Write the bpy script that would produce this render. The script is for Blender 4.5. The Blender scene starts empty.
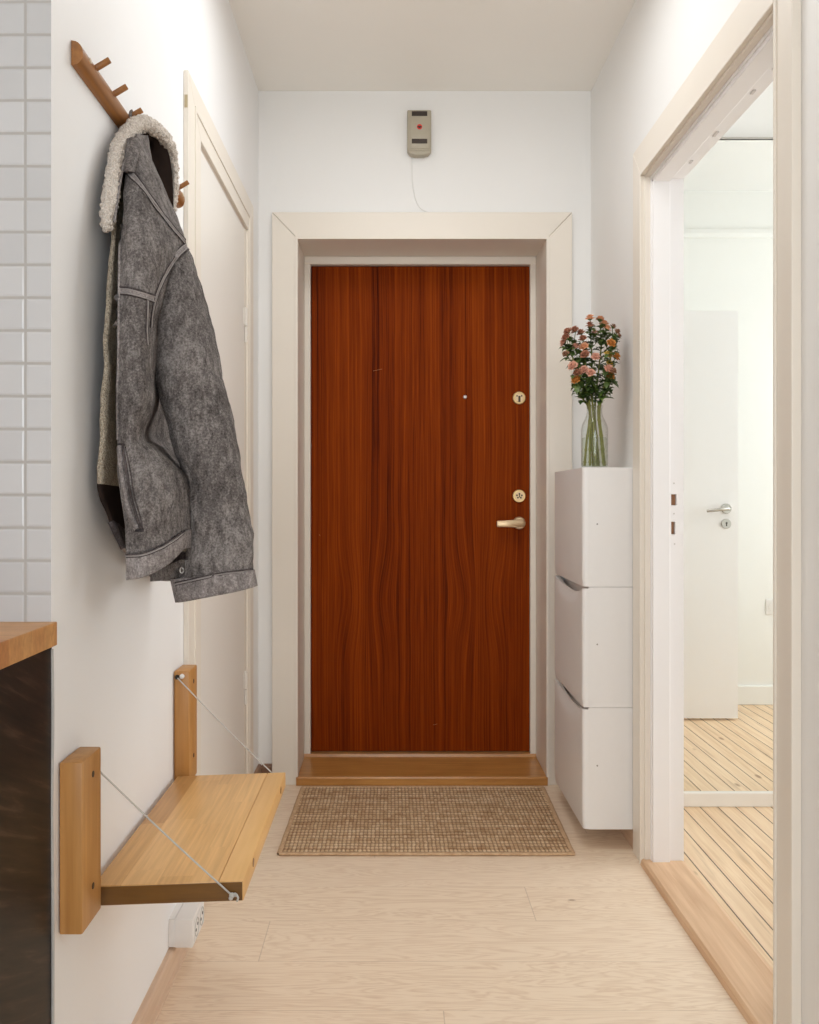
import bpy, bmesh, math, random
from mathutils import Vector, Matrix, noise
from mathutils.bvhtree import BVHTree

S = bpy.context.scene
C = S.collection
random.seed(7)
F, PX, PY, H = 900.0, 392.0, 498.0, 1.154      # focal length in pixels, vanishing point, eye height

def at(x, y, Y):
    """point of the place seen at pixel (x, y) at distance Y"""
    return Vector(((x - PX) * Y / F, Y, H - (y - PY) * Y / F))

# ------------------------------------------------------------------ materials
class Nodes:
    def __init__(s, name):
        s.m = bpy.data.materials.new(name); s.m.use_nodes = True
        s.nt = s.m.node_tree; s.n = s.nt.nodes; s.l = s.nt.links
        s.b = s.n['Principled BSDF']; s.out = s.n['Material Output']
    def put(s, sock, v):
        if hasattr(v, 'is_output'): s.l.new(v, sock)
        elif isinstance(v, (tuple, list)) and len(v) == 3 and sock.type == 'RGBA': sock.default_value = (*v, 1)
        else: sock.default_value = v
    def coord(s, kind='Object'):
        return s.n.new('ShaderNodeTexCoord').outputs[kind]
    def xyz(s, v):
        q = s.n.new('ShaderNodeSeparateXYZ'); s.l.new(v, q.inputs[0]); return q.outputs[0], q.outputs[1], q.outputs[2]
    def vec(s, x, y, z):
        q = s.n.new('ShaderNodeCombineXYZ')
        for i, v in enumerate((x, y, z)): s.put(q.inputs[i], v)
        return q.outputs[0]
    def math(s, op, a, b=0.0, c=0.0):
        q = s.n.new('ShaderNodeMath'); q.operation = op
        s.put(q.inputs[0], a); s.put(q.inputs[1], b); s.put(q.inputs[2], c); return q.outputs[0]
    def map(s, v, scale=(1, 1, 1), loc=(0, 0, 0), rot=(0, 0, 0)):
        q = s.n.new('ShaderNodeMapping'); s.l.new(v, q.inputs[0])
        q.inputs['Scale'].default_value = scale; q.inputs['Location'].default_value = loc; q.inputs['Rotation'].default_value = rot
        return q.outputs[0]
    def noise(s, v, scale=5, detail=4, rough=.5, dist=0.0, col=False):
        q = s.n.new('ShaderNodeTexNoise'); s.l.new(v, q.inputs['Vector'])
        q.inputs['Scale'].default_value = scale; q.inputs['Detail'].default_value = detail
        q.inputs['Roughness'].default_value = rough; q.inputs['Distortion'].default_value = dist
        return q.outputs['Color' if col else 'Fac']
    def voro(s, v, scale=5, out='Distance', feature='F1', rnd=1.0):
        q = s.n.new('ShaderNodeTexVoronoi'); s.l.new(v, q.inputs['Vector']); q.feature = feature
        q.inputs['Scale'].default_value = scale; q.inputs['Randomness'].default_value = rnd
        return q.outputs[out]
    def ramp(s, fac, stops, interp='LINEAR'):
        q = s.n.new('ShaderNodeValToRGB'); s.l.new(fac, q.inputs[0]); r = q.color_ramp; r.interpolation = interp
        while len(r.elements) < len(stops): r.elements.new(.5)
        for e, (p, c) in zip(r.elements, stops):
            e.position = p; e.color = (*c, 1) if isinstance(c, (tuple, list)) else (c, c, c, 1)
        return q.outputs[0]
    def mix(s, fac, a, b, mode='MIX'):
        q = s.n.new('ShaderNodeMix'); q.data_type = 'RGBA'; q.blend_type = mode
        s.put(q.inputs[0], fac); s.put(q.inputs[6], a); s.put(q.inputs[7], b); return q.outputs[2]
    def bump(s, h, strength=.3, dist=.002):
        q = s.n.new('ShaderNodeBump'); s.l.new(h, q.inputs['Height'])
        q.inputs['Strength'].default_value = strength; q.inputs['Distance'].default_value = dist
        s.l.new(q.outputs[0], s.b.inputs['Normal'])
    def fin(s, col, rough=.5, metal=0.0, spec=.5):
        s.put(s.b.inputs['Base Color'], col); s.put(s.b.inputs['Roughness'], rough)
        s.b.inputs['Metallic'].default_value = metal; s.b.inputs['Specular IOR Level'].default_value = spec
        return s.m

def paint(name, col, rough=.55, var=.03, bump=.05, scale=40):
    k = Nodes(name); o = k.coord()
    n = k.noise(o, 2.2, 3); n2 = k.noise(o, scale, 3)
    c = k.mix(k.math('MULTIPLY', n, 1.0), tuple(v * (1 - var) for v in col), tuple(min(1, v * (1 + var)) for v in col))
    k.bump(n2, bump, .002)
    return k.fin(c, rough)

def flat(name, col, rough=.4, metal=0.0, var=.06, spec=.5):
    k = Nodes(name); n = k.noise(k.coord(), 60, 2)
    c = k.mix(n, tuple(v * (1 - var) for v in col), tuple(min(1, v * (1 + var)) for v in col))
    return k.fin(c, rough, metal, spec)

def wood(name, dark, light, axis='Y', rough=.4, fine=90, long=2.0, contrast=(.35, .7), bump=.08):
    """straight grained wood with its grain along an axis of the object"""
    k = Nodes(name); o = k.coord()
    sc = {'X': (long, fine, fine), 'Y': (fine, long, fine), 'Z': (fine, fine, long)}[axis]
    sb = {'X': (long * .7, fine * .18, fine * .18), 'Y': (fine * .18, long * .7, fine * .18), 'Z': (fine * .18, fine * .18, long * .7)}[axis]
    a = k.noise(k.map(o, sc), 1, 5, .6, .3); b = k.noise(k.map(o, sb), 1, 3, .5, 1.2)
    f = k.math('ADD', k.math('MULTIPLY', a, .55), k.math('MULTIPLY', b, .45))
    c = k.ramp(f, [(contrast[0], dark), (contrast[1], light)])
    k.bump(a, bump, .001)
    return k.fin(c, rough)

def staves(name, tones, wide=.045, long=.32, rough=.38, swap=False, offset=(0, 0, 0), vary=1.0):
    """glued-up solid wood: staves along Y, each of its own tone"""
    k = Nodes(name); o = k.map(k.coord(), loc=offset)
    x, y, z = k.xyz(o)
    if swap: x, y = y, x
    row = k.math('FLOOR', k.math('DIVIDE', x, wide))
    sh = k.math('MULTIPLY', k.math('FRACT', k.math('MULTIPLY', k.math('SINE', k.math('MULTIPLY', row, 12.9898)), 43758.5)), 1.0)
    cell = k.math('FLOOR', k.math('ADD', k.math('DIVIDE', y, long), sh))
    rnd = k.math('FRACT', k.math('MULTIPLY', k.math('SINE', k.math('ADD', k.math('MULTIPLY', row, 78.233), k.math('MULTIPLY', cell, 37.719))), 4375.85))
    base = k.ramp(rnd, [(i / (len(tones) - 1), t) for i, t in enumerate(tones)])
    g = k.noise(k.vec(k.math('MULTIPLY', x, 130), k.math('ADD', k.math('MULTIPLY', y, 4), k.math('MULTIPLY', rnd, 30)), k.math('MULTIPLY', z, 60)), 1, 5, .6, .4)
    c = k.mix(k.ramp(g, [(.3, .35 * vary), (.7, 0)]), base, (.16, .07, .02), 'MULTIPLY')
    k.bump(g, .06, .001)
    return k.fin(c, rough)

M = {}
M['wall'] = paint('wall_paint_cool_white', (.86, .86, .87))
M['wall_far'] = paint('wall_paint_off_white', (.83, .825, .815))
M['wall_room'] = paint('wall_paint_room_white', (.84, .84, .82))
M['ceiling'] = paint('ceiling_paint', (.90, .88, .84))
M['ceiling_room'] = paint('ceiling_paint_white', (.84, .84, .83))
M['cream'] = paint('trim_paint_cream', (.80, .742, .664), rough=.38, bump=.02)
M['fresh'] = paint('trim_paint_fresh_white', (.87, .855, .86), rough=.4, bump=.08, scale=25)
M['doorwhite'] = paint('door_paint_white', (.80, .765, .72), rough=.35, bump=.02)
M['plastic'] = flat('cabinet_white_plastic', (.80, .785, .775), .38, var=.01)
M['socket'] = flat('socket_white_plastic', (.78, .76, .74), .35, var=.01)
M['hole'] = flat('dark_cavity', (.015, .012, .010), .8)
M['brass'] = flat('brass', (.72, .52, .25), .28, 1.0)
M['handlebrass'] = flat('handle_satin_brass', (.68, .51, .32), .42, 1.0)
M['steel'] = flat('satin_steel', (.55, .53, .50), .35, 1.0)
M['hingewhite'] = flat('painted_hinge', (.78, .74, .69), .4)
M['cord'] = flat('white_cord', (.50, .48, .45), .8)
M['beige'] = flat('beige_plastic', (.42, .375, .29), .45, var=.04)
M['slot'] = flat('dark_brown_slot', (.035, .02, .012), .5)
M['red'] = flat('red_enamel', (.65, .035, .02), .4)
M['wire'] = flat('white_wire', (.80, .79, .77), .6)
M['filler'] = flat('pale_filler', (.66, .63, .62), .6)
M['rawwood'] = wood('raw_cut_wood', (.20, .09, .04), (.42, .22, .12), 'Z', .8)
M['rack'] = wood('coat_rack_oiled_oak', (.17, .060, .010), (.36, .145, .030), 'Y', .4, 120, 3, (.3, .7))
M['post'] = wood('bench_post_birch', (.34, .145, .034), (.57, .29, .088), 'Z', .42, 90, 3, (.25, .75))
M['seat'] = staves('bench_seat_staves', [(.56, .29, .10), (.82, .50, .21), (.74, .42, .16), (.86, .55, .25), (.66, .36, .125)], .062, .26, vary=.8)
M['seat_edge'] = wood('bench_edge_lipping', (.66, .37, .13), (.84, .52, .22), 'Y', .4, 80, 3, (.25, .75))
M['seat_end'] = wood('bench_end_grain_shaded', (.09, .036, .005), (.20, .088, .014), 'X', .35, 60, 6, (.25, .75))  # end grain, also darkened in colour for the shade on this end
M['counter'] = staves('countertop_staves', [(.40, .165, .048), (.60, .29, .095), (.50, .21, .066), (.66, .35, .13)], .043, .45, swap=True)
M['threshold'] = wood('threshold_oak', (.36, .15, .035), (.60, .30, .09), 'X', .3, 60, 4, (.3, .72))
M['sill'] = wood('doorway_threshold_oak', (.54, .31, .165), (.80, .56, .36), 'Y', .4, 60, 2.5, (.3, .72))
M['baseboard'] = wood('baseboard_birch', (.58, .40, .28), (.74, .56, .42), 'Y', .5, 60, 2, (.3, .7))
M['darkbase'] = wood('baseboard_dark_end', (.20, .10, .06), (.34, .2, .12), 'X', .5, 60, 2)

def m_hall_floor():
    k = Nodes('hall_floor_pale_ash'); o = k.coord(); x, y, z = k.xyz(o)
    wide = .215
    yy = k.math('DIVIDE', k.math('SUBTRACT', y, 2.455 - 10 * wide), wide)
    row = k.math('FLOOR', yy); fy = k.math('FRACT', yy)
    off = k.math('FRACT', k.math('MULTIPLY', row, .618))
    xx = k.math('ADD', k.math('DIVIDE', k.math('SUBTRACT', x, .392), 1.9), k.math('SUBTRACT', off, .18))
    cell = k.math('FLOOR', xx); fx = k.math('FRACT', xx)
    rnd = k.math('FRACT', k.math('MULTIPLY', k.math('SINE', k.math('ADD', k.math('MULTIPLY', row, 7.31), k.math('MULTIPLY', cell, 3.77))), 437.5))
    gap = k.math('MAXIMUM', k.math('LESS_THAN', fy, .007), k.math('LESS_THAN', fx, .0013))
    gv = k.vec(k.math('ADD', k.math('MULTIPLY', x, 2.2), k.math('MULTIPLY', rnd, 40)), k.math('MULTIPLY', y, 16), k.math('MULTIPLY', rnd, 9))
    g = k.noise(gv, 1, 3, .5, 1.6)
    rings = k.math('FRACT', k.math('MULTIPLY', g, 9))
    rings = k.math('PINGPONG', rings, .5)
    fine = k.noise(k.vec(k.math('MULTIPLY', x, 8), k.math('MULTIPLY', y, 190), rnd), 1, 4, .6)
    f = k.math('ADD', k.math('MULTIPLY', rings, .7), k.math('MULTIPLY', fine, .5))
    c = k.ramp(f, [(.12, (.68, .500, .355)), (.5, (.85, .695, .535))])
    c = k.mix(k.math('MULTIPLY', rnd, .25), c, (.86, .715, .57))
    knots = k.ramp(k.voro(k.map(o, (2.6, 3.6, 1)), 1), [(.015, 1.0), (.035, 0.0)])
    c = k.mix(k.math('MULTIPLY', knots, .6), c, (.30, .17, .09))
    c = k.mix(k.math('MULTIPLY', gap, .4), c, (.36, .25, .17))
    k.bump(fine, .05, .001)
    return k.fin(c, .42)
M['hall_floor'] = m_hall_floor()

def m_pine():
    k = Nodes('pine_floorboards'); o = k.coord(); x, y, z = k.xyz(o)
    wide = .0655
    xx = k.math('DIVIDE', k.math('ADD', x, -.02), wide); row = k.math('FLOOR', xx); fx = k.math('FRACT', xx)
    rnd = k.math('FRACT', k.math('MULTIPLY', k.math('SINE', k.math('MULTIPLY', row, 12.99)), 4375.5))
    gap = k.math('LESS_THAN', fx, .062)
    g = k.noise(k.vec(k.math('MULTIPLY', x, 70), k.math('ADD', k.math('MULTIPLY', y, 2.4), k.math('MULTIPLY', rnd, 50)), rnd), 1, 4, .6, .8)
    c = k.ramp(g, [(.3, (.64, .42, .24)), (.62, (.82, .62, .41))])
    c = k.mix(k.math('MULTIPLY', rnd, .35), c, (.87, .70, .52))
    knots = k.ramp(k.voro(k.map(o, (9, 3.4, 1)), 1), [(.07, 1.0), (.12, 0.0)])
    c = k.mix(k.math('MULTIPLY', knots, .75), c, (.22, .10, .04))
    dirt = k.ramp(k.noise(k.map(o, (30, 2.0, 1)), 1, 2), [(.62, 0.0), (.72, 1.0)])
    c = k.mix(k.math('MULTIPLY', dirt, .35), c, (.30, .19, .11))
    c = k.mix(k.math('MULTIPLY', gap, .90), c, (.04, .02, .008))
    k.bump(k.math('SUBTRACT', 1.0, gap), .5, .004)
    return k.fin(c, .45)
M['pine'] = m_pine()

def m_mahogany():
    k = Nodes('mahogany_veneer'); o = k.coord(); x, y, z = k.xyz(o)
    ux = k.math('ABSOLUTE', k.math('SUBTRACT', x, .007))                       # book-matched about the middle
    e = k.math('DIVIDE', k.math('SUBTRACT', z, .655), .19)
    bell = k.math('POWER', 2.718, k.math('MULTIPLY', k.math('MULTIPLY', e, e), -1.0))
    tt = k.math('DIVIDE', k.math('SUBTRACT', ux, .247), .062)
    wob = k.math('MULTIPLY', tt, k.math('POWER', 2.718, k.math('MULTIPLY', k.math('MULTIPLY', tt, tt), -.5)))
    u = k.math('ADD', ux, k.math('MULTIPLY', k.math('MULTIPLY', bell, wob), .058))
    slow = k.noise(k.vec(k.math('MULTIPLY', x, 3), 0.0, k.math('MULTIPLY', z, 1.2)), 1, 2)
    u = k.math('ADD', u, k.math('MULTIPLY', slow, .03))
    # mix the mirrored coordinate with the plain one so that the halves are alike, not identical
    v1 = k.vec(k.math('MULTIPLY', u, 95), k.math('MULTIPLY', z, .3), 0.0)
    v2 = k.vec(k.math('MULTIPLY', k.math('ADD', x, k.math('MULTIPLY', slow, .03)), 14), k.math('MULTIPLY', z, .35), 3.0)
    v3 = k.vec(k.math('MULTIPLY', u, 330), k.math('MULTIPLY', z, 4), 0.0)
    a = k.noise(v1, 1, 4, .65); b = k.noise(v2, 1, 2, .5); c3 = k.noise(v3, 1, 3, .6)
    f = k.math('ADD', k.math('ADD', k.math('MULTIPLY', a, .50), k.math('MULTIPLY', b, .24)), k.math('MULTIPLY', c3, .26))
    c = k.ramp(f, [(.36, (.048, .0055, .0006)), (.48, (.175, .0245, .0010)), (.62, (.30, .055, .0028))])
    k.bump(c3, .04, .0006)
    return k.fin(c, .55, 0, .05)
M['mahogany'] = m_mahogany()

def m_darkwood():
    k = Nodes('dark_stained_oak'); o = k.coord(); x, y, z = k.xyz(o)
    v = k.vec(1.0, k.math('MULTIPLY', k.math('ADD', y, k.math('MULTIPLY', z, -.35)), 5), k.math('MULTIPLY', k.math('ADD', z, k.math('MULTIPLY', y, .45)), 60))
    g = k.noise(v, 1, 5, .6, .35)
    c = k.ramp(g, [(.35, (.006, .0035, .002)), (.56, (.021, .011, .006)), (.72, (.065, .038, .024))])
    k.bump(g, .25, .001)
    return k.fin(c, .36, 0, .16)
M['darkwood'] = m_darkwood()

def m_tile():
    k = Nodes('wall_tiles_white'); o = k.coord(); x, y, z = k.xyz(o)
    p = .0521
    dx = k.noise(k.map(o, (9, 1, 9)), 1, 2)
    def cell(v, o0):
        t = k.math('DIVIDE', k.math('ADD', k.math('SUBTRACT', v, o0), k.math('MULTIPLY', dx, .002)), p)
        f = k.math('FRACT', t)
        return k.math('FLOOR', t), k.math('MINIMUM', f, k.math('SUBTRACT', 1.0, f))
    cx, fx = cell(x, -.580); cz, fz = cell(z, 1.889)
    d = k.math('MINIMUM', fx, fz)
    grout = k.ramp(d, [(.035, 1.0), (.055, 0.0)])
    rnd = k.math('FRACT', k.math('MULTIPLY', k.math('SINE', k.math('ADD', k.math('MULTIPLY', cx, 12.98), k.math('MULTIPLY', cz, 78.2))), 437.5))
    c = k.mix(rnd, (.50, .50, .512), (.55, .55, .562))
    c = k.mix(grout, c, (.40, .385, .37))
    k.bump(k.ramp(d, [(.03, 0.0), (.10, 1.0)]), .4, .002)
    return k.fin(c, k.math('ADD', .12, k.math('MULTIPLY', grout, .6)))
M['tile'] = m_tile()

def m_denim(name, dark, light, wear):
    k = Nodes(name); o = k.coord()
    n1 = k.noise(o, 8, 3, .5); n2 = k.noise(o, 260, 3, .75); n3 = k.noise(k.map(o, (1, 1, .45)), 75, 5, .7)
    f = k.math('ADD', k.math('ADD', k.math('MULTIPLY', n1, .22), k.math('MULTIPLY', n2, .42)), k.math('MULTIPLY', n3, .40))
    c = k.ramp(f, [(.41, dark), (.52, light), (.63, wear)])
    k.bump(k.math('ADD', n2, n3), .35, .0015)
    return k.fin(c, .92, 0, .15)
M['denim'] = m_denim('washed_grey_denim', (.048, .041, .039), (.138, .122, .117), (.29, .265, .255))
M['denim_seam'] = m_denim('worn_seam_denim', (.10, .088, .085), (.22, .195, .19), (.40, .365, .355))
M['denim_dark'] = m_denim('dark_seam_denim', (.03, .022, .022), (.06, .05, .05), (.12, .10, .10))
M['thread'] = flat('grey_thread', (.31, .28, .27), .9, var=.3)
M['lining'] = flat('dark_brown_lining_and_shade', (.025, .016, .013), .95, var=.3, spec=.1)  # hem facing and cuff inside; also stands in for shade in the neck
def m_sherpa(name, a, b, sc=300):
    k = Nodes(name); o = k.coord()
    v = k.voro(o, sc); n = k.noise(o, 90, 3)
    f = k.math('ADD', k.math('MULTIPLY', v, .75), k.math('MULTIPLY', n, .4))
    c = k.ramp(f, [(.25, b), (.75, a)])
    k.bump(k.math('MULTIPLY', f, -1.0), .9, .004)
    return k.fin(c, .95, 0, .1)
M['sherpa'] = m_sherpa('cream_sherpa', (.55, .48, .42), (.80, .74, .68))
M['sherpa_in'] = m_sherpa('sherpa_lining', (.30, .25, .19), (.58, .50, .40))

MAT_ROW, MAT_KNOT = .0245, .0135
def m_jute():
    k = Nodes('woven_jute'); o = k.coord(); x, y, z = k.xyz(o)
    wob = k.math('MULTIPLY', k.math('SUBTRACT', k.noise(k.map(o, (30, 30, 1)), 1, 3), .5), .010)
    ry = k.math('DIVIDE', k.math('ADD', k.math('ADD', y, 10.0), wob), MAT_ROW); row = k.math('FLOOR', ry); fy = k.math('FRACT', ry)
    rx = k.math('ADD', k.math('DIVIDE', k.math('ADD', k.math('ADD', x, 10.0), wob), MAT_KNOT), k.math('MULTIPLY', row, .0)); fx = k.math('FRACT', rx)
    cell = k.math('FLOOR', rx)
    rnd = k.math('FRACT', k.math('MULTIPLY', k.math('SINE', k.math('ADD', k.math('MULTIPLY', row, 12.98), k.math('MULTIPLY', cell, 78.2))), 437.5))
    d = k.math('MULTIPLY', k.math('SINE', k.math('MULTIPLY', fx, math.pi)), k.math('SINE', k.math('MULTIPLY', fy, math.pi)))
    rows = k.noise(k.map(o, (1.6, 42, 1)), 1, 3, .6)
    fib = k.noise(k.map(o, (220, 330, 200)), 1, 3, .7)
    f = k.math('ADD', k.math('ADD', k.math('MULTIPLY', rows, .56), k.math('MULTIPLY', fib, .30)), k.math('MULTIPLY', rnd, .13))
    c = k.ramp(f, [(.36, (.42, .245, .13)), (.50, (.66, .46, .285)), (.66, (.84, .65, .45))])
    c = k.mix(k.ramp(d, [(.10, .66), (.5, 0.0)]), c, (.19, .10, .05))  # gaps between the knots darkened in colour to deepen their shade
    k.bump(k.math('ADD', d, k.math('MULTIPLY', fib, .3)), .8, .006)
    return k.fin(c, .95, 0, .15)
M['jute'] = m_jute()
M['jute_edge'] = wood('jute_binding', (.46, .29, .16), (.66, .46, .29), 'X', .95, 160, 60)

def m_thin_glass(name, tint):
    k = Nodes(name)
    tr = k.n.new('ShaderNodeBsdfTransparent'); tr.inputs[0].default_value = (*tint, 1)
    gl = k.n.new('ShaderNodeBsdfGlossy'); gl.inputs['Roughness'].default_value = .02
    lw = k.n.new('ShaderNodeLayerWeight'); lw.inputs[0].default_value = .5
    fr = k.math('ADD', .03, k.math('MULTIPLY', k.math('POWER', lw.outputs['Facing'], 4.0), .45))
    wob = k.noise(k.coord(), 14, 2); bp = k.n.new('ShaderNodeBump'); bp.inputs['Strength'].default_value = .05
    k.l.new(wob, bp.inputs['Height']); k.l.new(bp.outputs[0], gl.inputs['Normal'])
    mx = k.n.new('ShaderNodeMixShader'); k.l.new(fr, mx.inputs[0])
    k.l.new(tr.outputs[0], mx.inputs[1]); k.l.new(gl.outputs[0], mx.inputs[2]); k.l.new(mx.outputs[0], k.out.inputs[0])
    return k.m
M['glass'] = m_thin_glass('clear_bottle_glass', (.965, .975, .968))
M['water'] = m_thin_glass('clear_water', (.93, .95, .90))
def m_mirror():
    k = Nodes('mirror_glass'); n = k.noise(k.coord(), 3, 1)
    return k.fin(k.mix(n, (.925, .94, .92), (.93, .945, .925)), .01, 1.0)
M['mirror'] = m_mirror()
M['stem'] = flat('stem_green', (.24, .235, .05), .5, var=.3)
M['stem_dark'] = flat('stem_dark_green', (.08, .125, .028), .5, var=.3)
M['leaf'] = flat('leaf_green', (.055, .105, .022), .5, var=.5)
M['leaf_light'] = flat('leaf_fresh_green', (.12, .19, .035), .5, var=.4)
PET = {
 'peach': flat('petal_peach', (.72, .37, .20), .6, var=.18),
 'pink': flat('petal_pale_pink', (.68, .36, .26), .6, var=.15),
 'dusty': flat('petal_dusty_rose', (.40, .17, .10), .6, var=.25),
 'orange': flat('petal_orange', (.55, .22, .04), .6, var=.25),
 'yellow': flat('petal_yellow', (.58, .38, .06), .6, var=.25),
 'brown': flat('petal_faded_brown', (.30, .15, .08), .6, var=.3),
}

# ------------------------------------------------------------------ geometry helpers
class MB:
    """collects shapes in world coordinates and links them as one mesh object"""
    def __init__(s): s.bm = bmesh.new(); s.mi = 0
    def _mark(s, faces):
        for f in faces: f.material_index = s.mi
    def face(s, vs):
        f = s.bm.faces.new(vs); f.material_index = s.mi; return f
    def box(s, x0, x1, y0, y1, z0, z1, bev=0.0, seg=2):
        v = [s.bm.verts.new(p) for p in ((x0, y0, z0), (x1, y0, z0), (x1, y1, z0), (x0, y1, z0), (x0, y0, z1), (x1, y0, z1), (x1, y1, z1), (x0, y1, z1))]
        fs = [s.face([v[i] for i in q]) for q in ((3, 2, 1, 0), (4, 5, 6, 7), (0, 1, 5, 4), (1, 2, 6, 5), (2, 3, 7, 6), (3, 0, 4, 7))]
        if bev:
            es = list({e for f in fs for e in f.edges})
            r = bmesh.ops.bevel(s.bm, geom=es, offset=bev, segments=seg, profile=.5, affect='EDGES')
            s._mark(r['faces'])
        return s
    def prism(s, poly, axis, a, b, bev=0.0, seg=2):
        """poly: list of 2D points; extruded along axis ('X': poly=(y,z), 'Y': (x,z), 'Z': (x,y)) from a to b"""
        def P(p, t): return {'X': (t, p[0], p[1]), 'Y': (p[0], t, p[1]), 'Z': (p[0], p[1], t)}[axis]
        A = [s.bm.verts.new(P(p, a)) for p in poly]; B = [s.bm.verts.new(P(p, b)) for p in poly]
        n = len(poly); fs = [s.face(A[::-1]), s.face(B)]
        for i in range(n): fs.append(s.face([A[i], A[(i + 1) % n], B[(i + 1) % n], B[i]]))
        if bev:
            es = list({e for f in fs for e in f.edges})
            r = bmesh.ops.bevel(s.bm, geom=es, offset=bev, segments=seg, profile=.5, affect='EDGES'); s._mark(r['faces'])
        return s
    def grid(s, pts, closed=False, caps=False):
        """pts[i][j] rows of points; closed joins each row's ends"""
        V = [[s.bm.verts.new(p) for p in r] for r in pts]
        n = len(V[0])
        for i in range(len(V) - 1):
            for j in range(n if closed else n - 1):
                j2 = (j + 1) % n
                s.face([V[i][j], V[i][j2], V[i + 1][j2], V[i + 1][j]])
        if caps: s.face(V[0][::-1]); s.face(V[-1])
        return V
    def tube(s, path, r, n=8, caps=True, flat=1.0):
        path = [Vector(p) for p in path]; rs = r if isinstance(r, (list, tuple)) else [r] * len(path)
        rows = []; up = None
        for i, p in enumerate(path):
            t = (path[min(i + 1, len(path) - 1)] - path[max(i - 1, 0)]).normalized()
            if up is None: up = t.orthogonal().normalized()
            up = (up - t * up.dot(t)); up = up.normalized() if up.length > 1e-6 else t.orthogonal().normalized()
            q = t.cross(up)
            rows.append([p + (up * math.cos(a) + q * math.sin(a) * flat) * rs[i] for a in (2 * math.pi * k / n for k in range(n))])
        s.grid(rows, True, caps); return s
    def cyl(s, a, b, r, n=20, r2=None, bev=0.0):
        a = Vector(a); b = Vector(b); d = (b - a); r2 = r if r2 is None else r2
        if bev:
            u = d.normalized()
            return s.tube([a, a + u * .0001, a + u * bev, b - u * bev, b - u * .0001, b], [r - bev, r - bev * .99, r, r2, r2 - bev * .99, r2 - bev], n)
        return s.tube([a, b], [r, r2], n)
    def lathe(s, prof, cx, cy, n=32, axis='Z'):
        rows = []
        for r, z in prof:
            rows.append([(cx + r * math.cos(2 * math.pi * k / n), cy + r * math.sin(2 * math.pi * k / n), z) for k in range(n)])
        s.grid(rows, True, False); return s
    def ball(s, c, r, seg=8, scale=(1, 1, 1)):
        m = Matrix.Translation(c) @ Matrix.Diagonal((r * scale[0], r * scale[1], r * scale[2], 1))
        q = bmesh.ops.create_icosphere(s.bm, subdivisions=2 if seg > 6 else 1, radius=1, matrix=m)
        s._mark({f for v in q['verts'] for f in v.link_faces}); return s
    def build(s, name, mats, parent=None, smooth=False, keep=False):
        mats = mats if isinstance(mats, (list, tuple)) else [mats]
        if not keep: bmesh.ops.recalc_face_normals(s.bm, faces=s.bm.faces[:])
        me = bpy.data.meshes.new(name)
        off = world_of(parent) if parent else Vector((0, 0, 0))
        for v in s.bm.verts: v.co -= off
        s.bm.to_mesh(me); s.bm.free()
        for m in mats: me.materials.append(m)
        if smooth:
            for p in me.polygons: p.use_smooth = True
            if smooth != True: me.set_sharp_from_angle(angle=math.radians(smooth))
        o = bpy.data.objects.new(name, me); C.objects.link(o)
        if parent: o.parent = parent
        return o

def world_of(o):
    v = Vector(o.location)
    while o.parent: o = o.parent; v += Vector(o.location)
    return v

def thing(name, label, cat, loc, group=None):
    o = bpy.data.objects.new(name, None); C.objects.link(o); o.location = loc; o.empty_display_size = .05
    o['label'] = label; o['category'] = cat
    if group: o['group'] = group
    return o

def struct(o, label, cat):
    o['kind'] = 'structure'; o['label'] = label; o['category'] = cat; return o

def sthing(name, label, cat, loc):
    o = thing(name, label, cat, loc); o['kind'] = 'structure'; return o

def crom(p0, p1, p2, p3, t):
    return .5 * ((2 * p1) + (-p0 + p2) * t + (2 * p0 - 5 * p1 + 4 * p2 - p3) * t * t + (-p0 + 3 * p1 - 3 * p2 + p3) * t ** 3)
def spline(pts, n):
    pts = [Vector(p) if not isinstance(p, (int, float)) else p for p in pts]
    m = len(pts) - 1; out = []
    for i in range(n):
        f = i / (n - 1) * m; k = min(int(f), m - 1); t = f - k
        out.append(crom(pts[max(k - 1, 0)], pts[k], pts[k + 1], pts[min(k + 2, m)], t))
    return out

# ------------------------------------------------------------------ the setting
XL, XR, YB, ZC = -.54, .805, 3.64, 2.80
XR2 = .915                                                       # room side of the right wall
YT = 1.43                                                        # tiled kitchen wall
RZ = .015                                                        # floor height in the room on the right

b = MB(); b.box(-2.7, XR + .06, -2.3, YB + .4, -.12, 0)
struct(b.build('floor', M['hall_floor']), 'pale ash plank floor of the hallway', 'floor')
b = MB(); b.box(-2.8, XR + .06, -2.4, YB + .4, ZC, ZC + .12)
struct(b.build('ceiling', M['ceiling']), 'off white hallway ceiling', 'ceiling')

# left wall with the closet opening
CY0, CY1, CZ = 2.485, 3.268, 2.14
b = MB()
b.box(XL - .14, XL, YT - .003, CY0, 0, ZC); b.box(XL - .14, XL, CY1 + .045, YB + .3, 0, ZC); b.box(XL - .14, XL, CY0, CY1 + .045, CZ + .01, ZC)
struct(b.build('wall_left', M['wall']), 'cool white left wall carrying the coat rack and bench', 'wall')
b = MB(); b.box(-2.7, XL - .0004, YT - .004, YT + .14, 0, ZC)
struct(b.build('wall_tiled', M['tile']), 'kitchen wall of small square white tiles at left edge', 'wall')

# back wall with the entrance opening
DX0, DX1, DZ = -.379, .621, 2.195
b = MB()
b.box(XL - .02, DX0 - .012, YB, YB + .30, 0, ZC); b.box(DX1 + .012, XR + .02, YB, YB + .30, 0, ZC); b.box(DX0 - .012, DX1 + .012, YB, YB + .30, DZ + .012, ZC)
struct(b.build('wall_back', M['wall_far']), 'off white wall around the brown entrance door', 'wall')

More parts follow.
